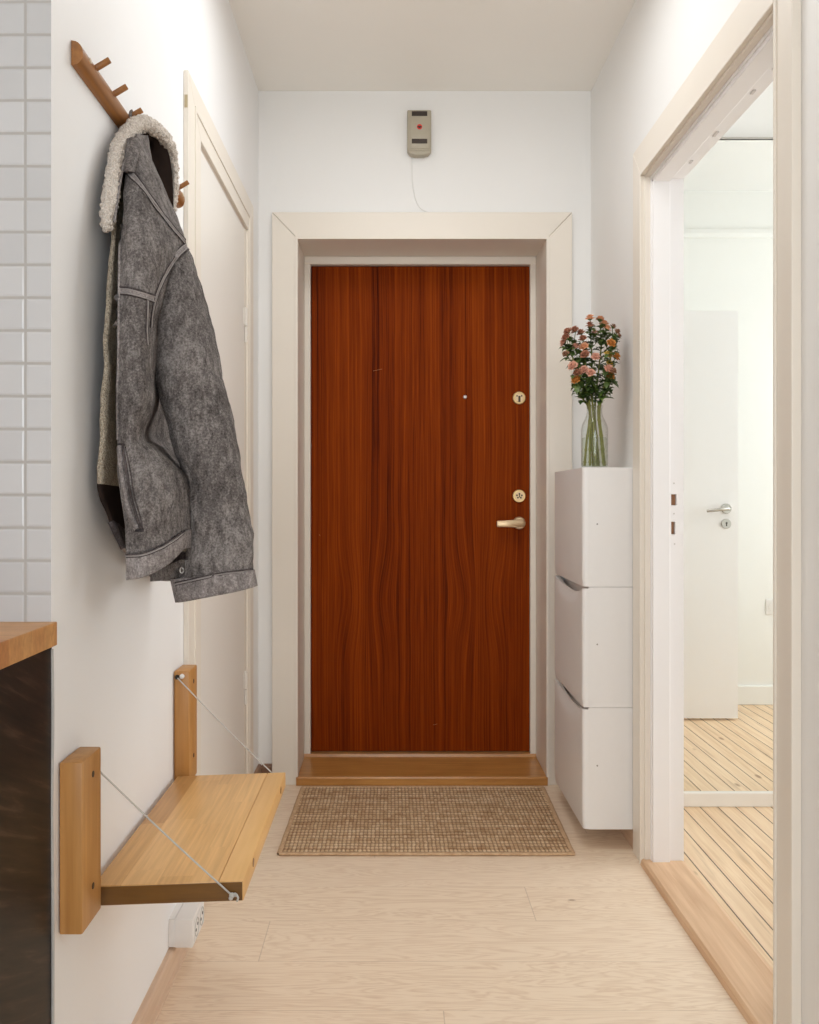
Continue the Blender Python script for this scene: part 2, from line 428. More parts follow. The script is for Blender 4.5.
# right wall with the open doorway
RY0, RY1, RZT = 1.845, 2.82, 2.155
b = MB()
b.box(XR, XR2, -2.3, RY0 - .012, 0, ZC + .1); b.box(XR, XR2, RY1 + .016, YB + .3, 0, ZC + .1); b.box(XR, XR2, RY0 - .012, RY1 + .016, RZT + .012, ZC + .1)
struct(b.build('wall_right', M['wall_far']), 'off white right wall with the open doorway', 'wall')

# kitchen end behind the viewer, with its window
b = MB(); b.box(-2.8, -2.7, -2.3, YT + .14, 0, ZC)
struct(b.build('wall_kitchen', M['wall']), 'white kitchen wall behind the counter', 'wall')
b = MB()
b.box(-2.8, -1.25, -2.4, -2.3, 0, ZC); b.box(.75, XR2, -2.4, -2.3, 0, ZC); b.box(-1.25, .75, -2.4, -2.3, 0, .9); b.box(-1.25, .75, -2.4, -2.3, 2.35, ZC)
struct(b.build('wall_window', M['wall']), 'white kitchen wall with the window opening', 'wall')

# room on the right
YN, YM, XE = 1.69, 3.335, 3.4
b = MB(); b.box(XR + .02, XE, YN - .1, YM + .4, -.10, RZ)
struct(b.build('floor', M['pine']), 'pine floorboards with dark gaps in the room on the right', 'floor')
b = MB(); b.box(XR2, XE, YN - .1, YM + .4, 2.85, 2.95)
struct(b.build('ceiling', M['ceiling_room']), 'white ceiling of the bright room on the right', 'ceiling')
b = MB(); b.box(XR2, XE, YN - .1, YN, RZ - .02, 2.85)
struct(b.build('wall_near', M['wall_room']), 'white wall of the right room seen in the mirror', 'wall')
b = MB(); b.box(XR2, XE, YM + .02, YM + .14, RZ - .02, 2.85)
struct(b.build('wall_far', M['wall_room']), 'white wall of the right room above the mirror', 'wall')
b = MB()
b.box(XE, XE + .1, YN - .1, 1.86, -.1, 2.85); b.box(XE, XE + .1, 3.22, YM + .4, -.1, 2.85); b.box(XE, XE + .1, 1.86, 3.22, -.1, .75); b.box(XE, XE + .1, 1.86, 3.22, 2.4, 2.85)
struct(b.build('wall_outer', M['wall_room']), 'white window wall of the right room', 'wall')
b = MB(); b.box(.96, XE - .02, YN, YN + .016, RZ, RZ + .105, .004)
struct(b.build('baseboard_near', M['wall_room']), 'white baseboard reflected at the bottom of the mirror', 'baseboard')
b = MB(); b.prism([(YN, 2.585), (YN + .018, 2.59), (YN + .022, 2.61), (YN + .016, 2.635), (YN, 2.64)], 'X', XR2 + .001, XE - .02)
struct(b.build('trim_5', M['wall_room']), 'white picture rail high on the reflected wall', 'trim')

# baseboards in the hall
b = MB(); b.prism([(XL, 0), (XL + .020, 0), (XL + .020, .006), (XL + .014, .010), (XL + .014, .058), (XL + .010, .064), (XL, .065)], 'Y', YT + .01, CY0 - .157)
struct(b.build('baseboard_left', M['baseboard']), 'pale birch baseboard along the left wall under the bench', 'baseboard')
b = MB(); b.prism([(XL, 0), (XL + .014, 0), (XL + .014, .07), (XL + .008, .078), (XL, .08)], 'Y', CY1 + .157, YB)
b.prism([(YB, 0), (YB - .014, 0), (YB - .014, .07), (YB - .008, .078), (YB, .08)], 'X', XL + .0145, -.484)
struct(b.build('baseboard_back', M['darkbase']), 'short brown baseboard in the corner left of the entrance door', 'baseboard')
b = MB(); b.prism([(XR, 0), (XR - .014, 0), (XR - .014, .058), (XR - .010, .065), (XR, .065)], 'Y', 2.92, YB)
struct(b.build('baseboard_right', M['baseboard']), 'pale birch baseboard under the white shoe cabinets', 'baseboard')

# casing of the entrance door: mitred boards, lining and frame
def frame_boards(mb, x0, x1, z1, w, wt, y0, y1, gap=.0006, bev=.003):
    """mitred architrave in the XZ plane, inner edge x0..x1, z1"""
    mb.prism([(x0 - w, 0), (x0, 0), (x0, z1 - gap), (x0 - w, z1 + wt - gap)], 'Y', y0, y1, bev)
    mb.prism([(x1, 0), (x1 + w, 0), (x1 + w, z1 + wt - gap), (x1, z1 - gap)], 'Y', y0, y1, bev)
    mb.prism([(x0, z1 + gap), (x1, z1 + gap), (x1 + w, z1 + wt + gap), (x0 - w, z1 + wt + gap)], 'Y', y0, y1, bev)
t1 = sthing('trim_1', 'cream casing and frame around the brown entrance door', 'door casing', (.12, YB, 0))
b = MB(); frame_boards(b, DX0, DX1, DZ, .104, .108, YB - .022, YB); b.build('casing', M['cream'], t1)
b = MB()
b.box(DX0 - .011, DX0 + .0005, YB - .026, YB + .245, .0, DZ, .001); b.box(DX1 - .0005, DX1 + .011, YB - .026, YB + .245, .0, DZ, .001)
b.box(DX0 - .011, DX1 + .011, YB - .026, YB + .245, DZ - .0005, DZ + .011, .001); b.build('lining', M['cream'], t1)
b = MB()
b.box(DX0 + .001, DX0 + .028, YB + .232, YB + .30, .03, DZ - .001, .003); b.box(DX1 - .026, DX1 - .001, YB + .232, YB + .30, .03, DZ - .001, .003)
b.box(DX0 + .001, DX1 - .001, YB + .228, YB + .30, DZ - .036, DZ - .0015, .004); b.build('door_frame', M['cream'], t1)

b = MB(); b.prism([(YB - .036, .002), (YB - .036, .030), (YB - .031, .036), (YB + .225, .042), (YB + .228, .054), (YB + .30, .056), (YB + .30, .002)], 'X', DX0 + .0015, DX1 - .0015)
b.box(DX0 - .005, DX0 + .002, YB - .036, YB - .0265, .002, .034); b.box(DX1 - .002, DX1 + .003, YB - .036, YB - .0265, .002, .034)
o = b.build('threshold', M['threshold']); o['kind'] = 'structure'; o['label'] = 'oiled oak threshold at the foot of the brown entrance door'; o['category'] = 'threshold'

# entrance door
d1 = sthing('door_1', 'closed reddish brown mahogany entrance door', 'door', (.123, YB + .255, .06))
yd = YB + .252
b = MB(); b.box(-.3495, .5945, yd, yd + .045, .059, 2.156, .002); leaf = b.build('door_leaf', M['mahogany'], None)
leaf.data.transform(Matrix.Translation(-Vector(d1.location))); leaf.parent = d1
# veneer coordinates are read from the door's own frame
for nme, (px, py), rr in (('lock_cylinder', (519, 398), .0285), ('lock_cylinder', (519, 496), .0285)):
    c = at(px, py, yd)
    b = MB(); b.cyl((c.x, yd - .008, c.z), (c.x, yd + .001, c.z), rr, 32, bev=.003); k = b.build(nme, M['brass'], d1, 40)
    b = MB(); b.cyl((c.x, yd - .0115, c.z), (c.x, yd - .0078, c.z), rr * .66, 28, bev=.001)
    b.build('rose_center', M['handlebrass'], k, 40)
    b = MB()
    if py < 450:
        b.box(c.x - .0045, c.x + .0045, yd - .0135, yd - .011, c.z - .018, c.z + .008)
        b.box(c.x - .013, c.x - .007, yd - .0125, yd - .011, c.z + .005, c.z + .011); b.box(c.x + .007, c.x + .013, yd - .0125, yd - .011, c.z + .005, c.z + .011)
    else:
        for a in range(5):
            an = a * 2 * math.pi / 5 + .3
            b.cyl((c.x + .011 * math.cos(an), yd - .0128, c.z + .009 * math.sin(an)), (c.x + .011 * math.cos(an), yd - .011, c.z + .009 * math.sin(an)), .0042, 8)
        b.box(c.x - .002, c.x + .002, yd - .0132, yd - .011, c.z - .006, c.z + .006)
    b.build('keyhole', M['slot'], k)
c = at(465, 397, yd)
b = MB(); b.cyl((c.x, yd - .004, c.z), (c.x, yd + .001, c.z), .0085, 20, bev=.002); k = b.build('peephole', M['steel'], d1, 40)
b = MB(); b.ball((c.x, yd - .004, c.z), .0066, 8, (1, .5, 1)); b.build('lens', flat('peephole_bright_lens', (.9, .9, .9), .15, .0), k, True)
c = at(519, 523, yd)
b = MB(); b.cyl((c.x, yd - .012, c.z), (c.x, yd + .001, c.z), .0275, 28, bev=.004); k = b.build('door_handle', M['handlebrass'], d1, 40)
b = MB(); b.cyl((c.x, yd - .05, c.z), (c.x, yd - .01, c.z), .011, 16)
b.prism([(c.x + .014, c.z - .014), (c.x + .016, c.z + .012), (c.x + .006, c.z + .017), (c.x - .05, c.z + .013), (c.x - .098, c.z + .012), (c.x - .103, c.z + .009), (c.x - .103, c.z - .013), (c.x - .098, c.z - .017), (c.x - .03, c.z - .016)], 'Y', yd - .062, yd - .043, .004)
b.build('lever', M['handlebrass'], k, 40)
# a few scratches on the door
b = MB()
for (xa, ya, xb, yb) in ((373, 371, 382, 369), (433, 725, 437, 724), (319, 534, 320, 536)):
    p = at(xa, ya, yd - .0003); q = at(xb, yb, yd - .0003); b.tube([p, q], .0006, 5)
b.build('scratch', flat('scratched_veneer', (.45, .2, .08), .6), d1)

# closet door in the left wall
t2 = sthing('trim_2', 'cream casing around the closet door in the left wall', 'door casing', (XL, (CY0 + CY1) / 2, 0))
b = MB()
xo = XL + .013
def casing_x(mb, ya, yb, zt, w0, w1, wt, x0, x1, gap=.0006, bev=.002):
    mb.prism([(ya - w0, 0), (ya, 0), (ya, zt - gap), (ya - w0, zt + wt - gap)], 'X', x0, x1, bev)
    mb.prism([(yb, 0), (yb + w1, 0), (yb + w1, zt + wt - gap), (yb, zt - gap)], 'X', x0, x1, bev)
    mb.prism([(ya, zt + gap), (yb, zt + gap), (yb + w1, zt + wt + gap), (ya - w0, zt + wt + gap)], 'X', x0, x1, bev)
casing_x(b, CY0, CY1 + .04, CZ, .155, .115, .122, XL, xo)
b.build('casing', M['cream'], t2)
b = MB(); casing_x(b, CY0 - .067, CY1 + .06, CZ + .05, .012, .012, .012, xo - .001, xo + .003, bev=.001); b.build('outer_bead', M['cream'], t2)
b = MB(); b.box(XL - .03, XL + .004, CY1 + .004, CY1 + .0395, 0, CZ + .0); b.box(XL - .03, XL + .002, CY0, CY1 + .003, CZ - .004, CZ + .0005); b.build('frame_stop', M['cream'], t2)
p = at(186, 90, CY0 - .118)
b = MB(); b.box(XL + .003, XL + .011, CY0 - .1565, CY0 - .154, 2.165, 2.198); b.build('latch_plate', flat('tan_plate', (.45, .36, .22), .5), t2)
d2 = sthing('door_2', 'closed plain cream closet door behind the denim jacket', 'door', (XL, (CY0 + CY1) / 2, 0))
b = MB(); b.box(XL - .035, XL + .004, CY0 + .002, CY1 - .001, .008, CZ - .008, .002); b.build('door_leaf', M['doorwhite'], d2)
for za, zb in ((1.72, 1.845), (.405, .525)):
    zm = za + (zb - za) * .46
    b = MB(); b.cyl((XL + .009, CY1 + .001, zm + .002), (XL + .009, CY1 + .001, zb), .0065, 12, bev=.001); b.cyl((XL + .009, CY1 + .001, za), (XL + .009, CY1 + .001, zm - .002), .0055, 12, bev=.001)
    b.box(XL + .001, XL + .006, CY1 - .018, CY1 + .004, zm + .004, zb - .004)
    b.build('hinge', M['hingewhite'], d2, 40)

# casing and lining of the doorway on the right
t3 = sthing('trim_3', 'cream casing around the open doorway on the right', 'door casing', (XR, (RY0 + RY1) / 2, 0))
b = MB(); casing_x(b, RY0 - .002, RY1 + .014, RZT + .014, .075, .10, .105, XR - .020, XR)
b.build('casing', M['cream'], t3)
b = MB(); casing_x(b, RY0 + .004, RY1 + .006, RZT + .007, .010, .010, .009, XR - .011, XR + .012, bev=.0015); b.build('inner_bead', M['cream'], t3)
b = MB(); casing_x(b, RY0 - .001, RY1 + .012, RZT + .0125, .009, .009, .009, XR - .025, XR - .0195, bev=.002); b.build('outer_bead', M['cream'], t3)
t4 = sthing('trim_4', 'fresh white lining of the doorway with two strike holes', 'door frame', (XR2, (RY0 + RY1) / 2, 0))
xa, xb_, xs = XR + .006, XR2 - .002, XR + .062
holes = [(.8735, .8905, 1.131, 1.166), (.8735, .8865, 1.040, 1.080)]
b = MB()
b.box(xa, holes[0][0], RY1 - .004, RY1 + .016, RZ, RZT); b.box(holes[0][1], xb_, RY1 - .004, RY1 + .016, RZ, RZT)
hx0, hx1 = holes[0][0], holes[0][1]
b.box(hx0, hx1, RY1 - .004, RY1 + .016, RZ, holes[1][2]); b.box(hx0, hx1, RY1 - .004, RY1 + .016, holes[1][3], holes[0][2]); b.box(hx0, hx1, RY1 - .004, RY1 + .016, holes[0][3], RZT)
b.box(holes[1][1], hx1, RY1 - .004, RY1 + .016, holes[1][2], holes[1][3])
b.build('jamb', M['fresh'], t4)
b = MB(); b.box(xa, xb_, RY0 - .012, RY0 + .004, RZ, RZT); b.build('jamb', M['fresh'], t4)
b = MB(); b.box(xa, xb_, RY0 - .012, RY1 + .016, RZT - .002, RZT + .012); b.build('head', M['fresh'], t4)
b = MB(); b.box(xa + .002, xs, RY1 - .016, RY1 - .0035, RZ, RZT - .002, .002); b.box(xa + .002, xs, RY0 + .0035, RY0 + .016, RZ, RZT - .002, .002); b.box(xa + .002, xs, RY0 + .004, RY1 - .004, RZT - .014, RZT - .0015, .002)
b.build('door_stop', M['fresh'], t4)
for (x0, x1, z0, z1) in holes:
    b = MB(); b.box(x0 + .001, x1 - .001, RY1 + .008, RY1 + .015, z0 + .001, z1 - .001); b.build('strike_hole', M['rawwood'], t4)
b = MB()
for (x, z) in ((.882, 1.20), (.882, 1.105), (.884, 1.01)): b.cyl((x, RY1 - .0045, z), (x, RY1 - .003, z), .0028, 10)
b.build('filled_screw_hole', flat('filler_grey', (.62, .60, .58), .6), t4)
# fittings under the head of the doorway
for i, (yy, w) in enumerate(((2.06, .05), (2.2, .03), (2.45, .045), (2.66, .03))):
    b = MB(); b.box(XR + .078, XR + .086, yy, yy + w * .7, RZT - .006, RZT - .0015, .001); b.build('head_slot', M['filler'], t4)

b = MB(); b.prism([(XR - .024, .0005), (XR - .020, .014), (XR - .012, .019), (XR2 - .008, .0195), (XR2 + .003, RZ + .0005), (XR2 + .003, .0005)], 'Y', RY0 - .02, RY1 + .018)
o = b.build('threshold', M['sill']); o['kind'] = 'structure'; o['label'] = 'pale oak threshold strip of the open doorway on the right'; o['category'] = 'threshold'

# the doorway's own door, swung open into the room and seen in the mirror
d3 = sthing('door_3', 'white door standing open, seen in the mirror', 'door', (XR2 + .02, 1.93, RZ))
def leafpt(u, v, z):                                             # u along the leaf, v across it
    a = math.radians(1.0); return Vector((XR2 + .02 + u * math.cos(a) - v * math.sin(a), 2.0 + u * math.sin(a) + v * math.cos(a), z))
def leafbox(mb, u0, u1, v0, v1, z0, z1):
    P = [leafpt(u, v, z) for z in (z0, z1) for (u, v) in ((u0, v0), (u1, v0), (u1, v1), (u0, v1))]
    V = [mb.bm.verts.new(p) for p in P]
    for q in ((3, 2, 1, 0), (4, 5, 6, 7), (0, 1, 5, 4), (1, 2, 6, 5), (2, 3, 7, 6), (3, 0, 4, 7)): mb.face([V[i] for i in q])
b = MB(); leafbox(b, 0, .835, 0, .04, RZ + .012, 2.11); b.build('door_leaf', M['fresh'], d3)
b = MB(); b.cyl(leafpt(.775, .039, 1.10), leafpt(.775, .049, 1.10), .026, 24, bev=.002); hd = b.build('door_handle', M['steel'], d3, 40)
b = MB(); b.tube([leafpt(.775, .048, 1.10), leafpt(.775, .085, 1.10), leafpt(.765, .095, 1.10), leafpt(.66, .095, 1.088)], [.009, .009, .009, .007], 12); b.build('lever', M['steel'], hd, True)
b = MB(); b.cyl(leafpt(.775, .039, 1.022), leafpt(.775, .047, 1.022), .025, 24, bev=.002); kk = b.build('keyhole_rose', M['steel'], d3, 40)
b = MB(); b.cyl(leafpt(.775, .047, 1.026), leafpt(.775, .0478, 1.026), .005, 12); leafbox(b, .772, .778, .047, .0478, 1.010, 1.026); b.build('keyhole', M['hole'], kk)
b = MB(); leafbox(b, .835, .8365, .010, .030, 1.0, 1.15); b.build('lock_plate', M['steel'], d3)

# sliding mirror door
mw = thing('mirror_door', 'tall white framed mirror door in the bright room on the right', 'mirror', (1.8, YM, RZ))
b = MB(); b.box(.965, 2.9, YM - .006, YM - .001, RZ + .05, 2.478); b.build('mirror_glass', M['mirror'], mw)
b = MB(); b.box(.945, 2.92, YM - .020, YM + .018, RZ + .001, RZ + .0515, .002); b.build('bottom_rail', M['doorwhite'], mw)
b = MB(); b.box(.945, 2.92, YM - .012, YM + .018, 2.480, 2.487); b.build('top_rail', M['steel'], mw)
b = MB(); b.box(.94, .967, YM - .014, YM + .018, RZ + .051, 2.472, .002); b.build('side_rail', M['doorwhite'], mw)
b = MB(); b.box(2.898, 2.925, YM - .014, YM + .018, RZ + .051, 2.472, .002); b.build('side_rail', M['doorwhite'], mw)
ws = thing('wall_socket', 'white wall socket reflected near right edge of mirror', 'socket', (2.10, YN, .55))
b = MB(); b.box(2.062, 2.145, YN, YN + .005, .51, .595, .002); b.build('cover_plate', M['socket'], ws)
b = MB(); b.cyl((2.1035, YN + .004, .5525), (2.1035, YN + .007, .5525), .026, 24); b.build('socket_well', M['socket'], ws, 40)

# ------------------------------------------------------------------ kitchen counter
b = MB(); b.box(-2.69, -.531, .78, YT - .002, .958 - .0375, .958, .0015)
o = b.build('countertop', M['counter']); o['label'] = 'oiled solid wood countertop against the tiled wall'; o['category'] = 'countertop'
cb = thing('base_cabinet', 'dark stained oak base cabinet under the wooden countertop', 'cabinet', (-.85, 1.1, 0))
b = MB(); b.box(-.556, -.538, .80, YT - .006, .0, .9195, .001); b.build('side_panel', M['darkwood'], cb)
b = MB(); b.box(-1.14, -.5565, .83, YT - .006, .10, .918); b.build('carcass', M['darkwood'], cb)
b = MB(); b.box(-1.138, -.558, .808, .828, .105, .914, .002); dr = b.build('door', M['darkwood'], cb)
b = MB(); b.tube([(-.62, .808, .80), (-.62, .783, .80), (-.62, .783, .68), (-.62, .808, .68)], .005, 8); b.build('handle', M['steel'], dr, True)
b = MB(); b.box(-1.13, -.56, .87, .885, .0, .0995); b.build('plinth', M['darkwood'], cb)
b = MB(); b.tube(spline([(-.5375, YT - .008, .915), (-.5365, YT - .007, .8), (-.5378, YT - .008, .66), (-.5362, YT - .0075, .5), (-.5365, YT - .007, .3), (-.537, YT - .008, .02)], 24), .0028, 6)
b.build('edge_sealant', flat('grey_sealant', (.45, .44, .43), .5), cb, True)

# ------------------------------------------------------------------ folding wall bench
WX = XL + .0015
bench = thing('wall_bench', 'fold down wall bench of light wood held by two white cords', 'bench', (XL, 1.89, .438))
def tilt(mb):
    for v in mb.bm.verts: v.co.z += (v.co.x - (XL + .012)) * .036
    return mb
def post(y0, y1):
    b = MB(); b.box(WX, XL + .0395, y0, y1, .447, .7265, .0035); p = b.build('post', M['post'], bench, 40)
    for z in (.692, .505):
        b = MB(); b.cyl((XL + .0375, (y0 + y1) / 2 + .004, z), (XL + .0402, (y0 + y1) / 2 + .004, z), .0055, 14); b.build('screw_hole', M['slot'], p)
    return p
pn = post(1.455, 1.550); pf = post(2.222, 2.312)
b = MB(); b.cyl((XL + .010, 2.2185, .712), (XL + .010, 2.223, .712), .0058, 12); b.build('cord_hole', M['hole'], pf)
b = MB(); b.cyl((XL + .022, 2.216, .714), (XL + .022, 2.223, .714), .006, 12, bev=.001); b.build('dowel', M['socket'], pf, True)
SY0, SY1, SX0, SX1, SZ0, SZ1 = 1.588, 2.216, XL + .012, -.262, .4335, .4695
b = MB(); b.box(SX0, SX1 - .0445, SY0, SY1, SZ0, SZ1, .002); tilt(b); seat = b.build('seat_board', M['seat'], bench, 40)
b = MB(); b.box(SX1 - .0443, SX1, SY0, SY1, SZ0, SZ1, .002); tilt(b); lip = b.build('front_edge', M['seat_edge'], bench, 40)
b = MB(); b.box(SX0 + .002, SX1 - .002, SY0 - .0022, SY0 + .001, SZ0 + .002, SZ1 - .0022); tilt(b); b.build('end_face', M['seat_end'], bench)
for y in (1.70, 2.12):
    b = MB(); b.cyl((SX1 - .001, y, .456), (SX1 + .0008, y, .456), .008, 16); tilt(b); b.build('dowel_hole', M['rack'], lip)
def cord(a, z, y):
    b = MB(); a = Vector(a); z = Vector(z)
    b.tube([a + (z - a) * (i / 12) + Vector((0, 0, -.003 * math.sin(math.pi * i / 12))) for i in range(13)], .0016, 8); k = b.build('cord', M['cord'], bench, True)
    b = MB(); s = 1 if y > 2 else -1
    b.ball(z, .0052, 8, (1, .8, 1)); b.ball(z + Vector((.005, 0, .001)), .0038, 8)
    b.tube([z + Vector((.002, 0, 0)), z + Vector((.009, s * .004, .003)), z + Vector((.012, s * .006, -.002)), z + Vector((.010, s * .006, -.008))], .002, 6); b.ball(z + Vector((-.002, 0, -.005)), .004, 8)
    b.build('knot', M['cord'], k, True); return k
cord((XL + .016, 1.5555, .700), (-.281, SY0 - .008, .4565), 1)
cord((XL + .012, 2.2155, .711), (-.290, SY1 + .008, .4680), 3)
b = MB(); b.cyl((XL + .016, 1.551, .700), (XL + .016, 1.5555, .700), .005, 10); b.build('cord_hole', M['hole'], pn)

# socket box on the baseboard under the bench
sb = thing('socket_box', 'white surface mounted double socket box on the baseboard under the bench', 'socket', (XL, 2.24, .068))
b = MB(); b.box(XL + .0145, XL + .0595, 2.172, 2.305, .067, .137, .004); b.box(XL, XL + .0147, 2.176, 2.301, .068, .136); b.build('housing', M['socket'], sb, 40)
b = MB(); b.box(XL + .0590, XL + .0612, 2.184, 2.293, .076, .128, .002); cp = b.build('cover', M['socket'], sb)
for y in (2.209, 2.266):
    b = MB(); b.tube([(XL + .0612, y + .021 * math.cos(a), .102 + .021 * math.sin(a)) for a in (2 * math.pi * i / 24 for i in range(25))], .0016, 6); w = b.build('socket_well', flat('socket_rim_grey', (.5, .49, .47), .4), cp, True)
    b = MB()
    for s in (-1, 1): b.cyl((XL + .0605, y + .009 * s, .102 + .004 * s), (XL + .0618, y + .009 * s, .102 + .004 * s), .004, 10)
    b.build('pin_hole', M['hole'], w)

# ------------------------------------------------------------------ coat rack
rack = thing('coat_rack', 'oiled wooden coat rail with seven slanted pegs on the left wall', 'coat rack', (XL, 1.89, 1.90))
RYA, RYB, RZ0, RZ1 = 1.512, 2.262, 1.882, 1.923
def half(n=12, d=.020):
    hh = (RZ1 - RZ0) / 2; zc = (RZ0 + RZ1) / 2
    pts = [(0.001, -hh)] + [(.002 + (d - .002) * math.cos(a) ** .85 if math.cos(a) > 0 else .002, hh * math.sin(a)) for a in (-math.pi / 2 + math.pi * i / n for i in range(n + 1))] + [(0.001, hh)]
    return [(XL + x, zc + z) for x, z in pts]
b = MB(); prof = half()
rows = []
for t in (0, 1):
    row = []
    for (x, z) in prof:
        slant = (x - XL) * .12
        row.append((x, RYA + slant if t == 0 else RYB - slant, z))
    rows.append(row)
V = b.grid(rows, True); b.face(V[0][::-1]); b.face(V[1])
rail = b.build('rail', M['rack'], rack, 50)
for i in range(7):
    y = 1.592 + i * .1025
    b = MB(); a0 = Vector((XL + .010, y, 1.9105)); a1 = a0 + Vector((.031, 0, .0185))
    u = (a1 - a0).normalized()
    b.tube([a0, a1 - u * .001, a1], [.0056, .0056, .0046], 14); b.build('peg', M['rack'], rack, 50)
for y in (1.552, 2.236):
    b = MB(); b.cyl((XL + .017, y, 1.907), (XL + .0212, y, 1.908), .005, 12); b.build('screw_plug', flat('pale_plug', (.62, .48, .34), .5), rail)

# ------------------------------------------------------------------ denim jacket with sherpa collar
jk = thing('denim_jacket', 'washed grey denim jacket with cream sherpa collar hanging on the coat rail', 'jacket', (-.47, 1.80, 1.0))
#       P placket      F1              F2              R               S               B1              B2              W              E wall-side edge
LV = [
 [(129,142,1.70),(134,136,1.71),(139,133,1.72),(144,134,1.75),(146.5,136,1.79),(146,138,1.83),(143,137,1.86),(137,137,1.84),(128,143,1.74)],
 [(125,172,1.66),(133,168,1.655),(143,165,1.67),(153,167,1.72),(155,169,1.78),(154,170,1.86),(150,171,1.92),(144,171,1.91),(117,175,1.68)],
 [(122,212,1.62),(134,208,1.61),(149,205,1.63),(166,206,1.71),(171,207,1.78),(171,209,1.88),(166,211,1.97),(150,212,1.96),(111,215,1.645)],
 [(119,252,1.60),(133,250,1.585),(152,250,1.60),(178,248,1.70),(184,248,1.79),(185,250,1.89),(181,250,1.99),(155,250,2.0),(108,255,1.64)],
 [(118,300,1.59),(132,300,1.575),(146,300,1.585),(158,300,1.65),(180,300,1.80),(189,300,1.92),(184,300,2.02),(157,300,2.02),(105,300,1.615)],
 [(117,350,1.585),(131,350,1.57),(144,350,1.585),(154,350,1.66),(172,350,1.84),(190,350,1.94),(188,350,2.06),(162,350,2.06),(103,350,1.605)],
 [(116,400,1.585),(130,400,1.565),(146,400,1.580),(156,400,1.66),(163,400,1.85),(188,400,2.0),(188,400,2.12),(168,400,2.12),(101,400,1.60)],
 [(116,435,1.585),(129,435,1.565),(141,435,1.600),(147.5,435,1.70),(157,435,1.845),(182,435,2.02),(188,435,2.13),(168,435,2.13),(99,435,1.593)],
 [(116.5,452,1.585),(130,452,1.565),(145,452,1.580),(160,451,1.66),(170,452,1.86),(190,452,2.0),(188,452,2.12),(168,452,2.12),(98,452,1.59)],
 [(118,474,1.585),(132,474,1.563),(152,473,1.572),(176,471,1.645),(188,471,1.79),(196,474,1.92),(188,474,2.03),(158,474,2.03),(97.3,472,1.586)],
 [(121,505,1.58),(137,503,1.56),(160,500,1.575),(184,495,1.65),(195,495,1.78),(199,500,1.92),(189,505,2.02),(157,505,2.02),(97.5,492,1.585)],
 [(126,554,1.58),(142,553,1.565),(164,545,1.59),(187,530,1.66),(198,532,1.79),(201,550,1.92),(191,552,2.0),(155,550,2.0),(109,522,1.61)],
]
HEM = [LV[-1],
 [(126.6,562,1.58),(143,561,1.563),(165,552,1.588),(187.5,537,1.66),(198,540,1.79),(201,558,1.92),(191,560,2.0),(155,560,2.0),(114,532,1.615)],
 [(127,580,1.58),(144,577,1.567),(166,566,1.592),(187.5,548,1.665),(198,556,1.79),(201,576,1.92),(191,579,1.99),(155,579,1.99),(122,549,1.64)],
]
def surface_tree(bm):
    bm.normal_update(); return BVHTree.FromBMesh(bm)
def jn(p, sc): return noise.noise(Vector(p) * sc)
def loft_rows(levels, nr, nc, amp=.006, tw=0.0):
    rows = [spline([at(*q) for q in lv], nc) for lv in levels]
    cols = [spline([rows[i][j] for i in range(len(rows))], nr) for j in range(nc)]
    g = [[cols[j][i].copy() for j in range(nc)] for i in range(nr)]
    out = []
    for i in range(nr):
        r = []
        for j in range(nc):
            du = g[i][min(j + 1, nc - 1)] - g[i][max(j - 1, 0)]; dv = g[min(i + 1, nr - 1)][j] - g[max(i - 1, 0)][j]
            n = dv.cross(du)
            n = n.normalized() if n.length > 1e-9 else Vector((0, -1, 0))
            p = g[i][j]
            d = amp * jn(p, 11) + amp * .55 * jn((p.x * 3 + 5, p.y * 3, p.z * 1.1), 16) + amp * .25 * jn(p, 45)
            q = p + n * d
            if q.x < XL + .009: q.x = XL + .009
            r.append((q, n))
        out.append(r)
    return out
def shell(mb, g, thick, inner=lambda i, j: 1, fuzz=None):
    """outer skin, inner skin offset inwards, rims; material 0 outside, inner(i,j) inside"""
    nr, nc = len(g), len(g[0])
    O = [[mb.bm.verts.new(g[i][j][0]) for j in range(nc)] for i in range(nr)]
    I = []
    for i in range(nr):
        row = []
        for j in range(nc):
            q = g[i][j][0] - g[i][j][1] * (thick + (fuzz(g[i][j][0]) if fuzz and inner(i, j) == 1 else 0))
            if q.x < XL + .004: q.x = XL + .004
            row.append(mb.bm.verts.new(q))
        I.append(row)
    for i in range(nr - 1):
        for j in range(nc - 1):
            f = mb.bm.faces.new([O[i][j], O[i][j + 1], O[i + 1][j + 1], O[i + 1][j]]); f.material_index = 0
            f = mb.bm.faces.new([I[i][j], I[i + 1][j], I[i + 1][j + 1], I[i][j + 1]]); f.material_index = inner(i, j)
    for i in range(nr - 1):
        for j in (0, nc - 1):
            f = mb.bm.faces.new([O[i][j], O[i + 1][j], I[i + 1][j], I[i][j]]); f.material_index = inner(i, j) if j else 0
    for j in range(nc - 1):
        for i in (0, nr - 1):
            f = mb.bm.faces.new([O[i][j], O[i][j + 1], I[i][j + 1], I[i][j]]); f.material_index = 0
NR, NC = 130, 120
gb = loft_rows(LV, NR, NC)
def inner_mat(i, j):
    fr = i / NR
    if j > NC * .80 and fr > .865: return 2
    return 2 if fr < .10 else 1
b = MB(); shell(b, gb, .007, inner_mat, lambda p: .003 * (1 - min(1, noise.voronoi(p * 130)[0][0] * 1.4)))
bvh_body = surface_tree(b.bm)
body = b.build('body', [M['denim'], M['sherpa_in'], M['lining']], jk, True)
gh = loft_rows(HEM, 12, NC, .004)
b = MB(); shell(b, [[(p + n * .0025, n) for p, n in r] for r in gh], .010, lambda i, j: 2); bvh_hem = surface_tree(b.bm)
hem = b.build('waistband', [M['denim_seam'], M['denim'], M['denim_dark']], jk, True)

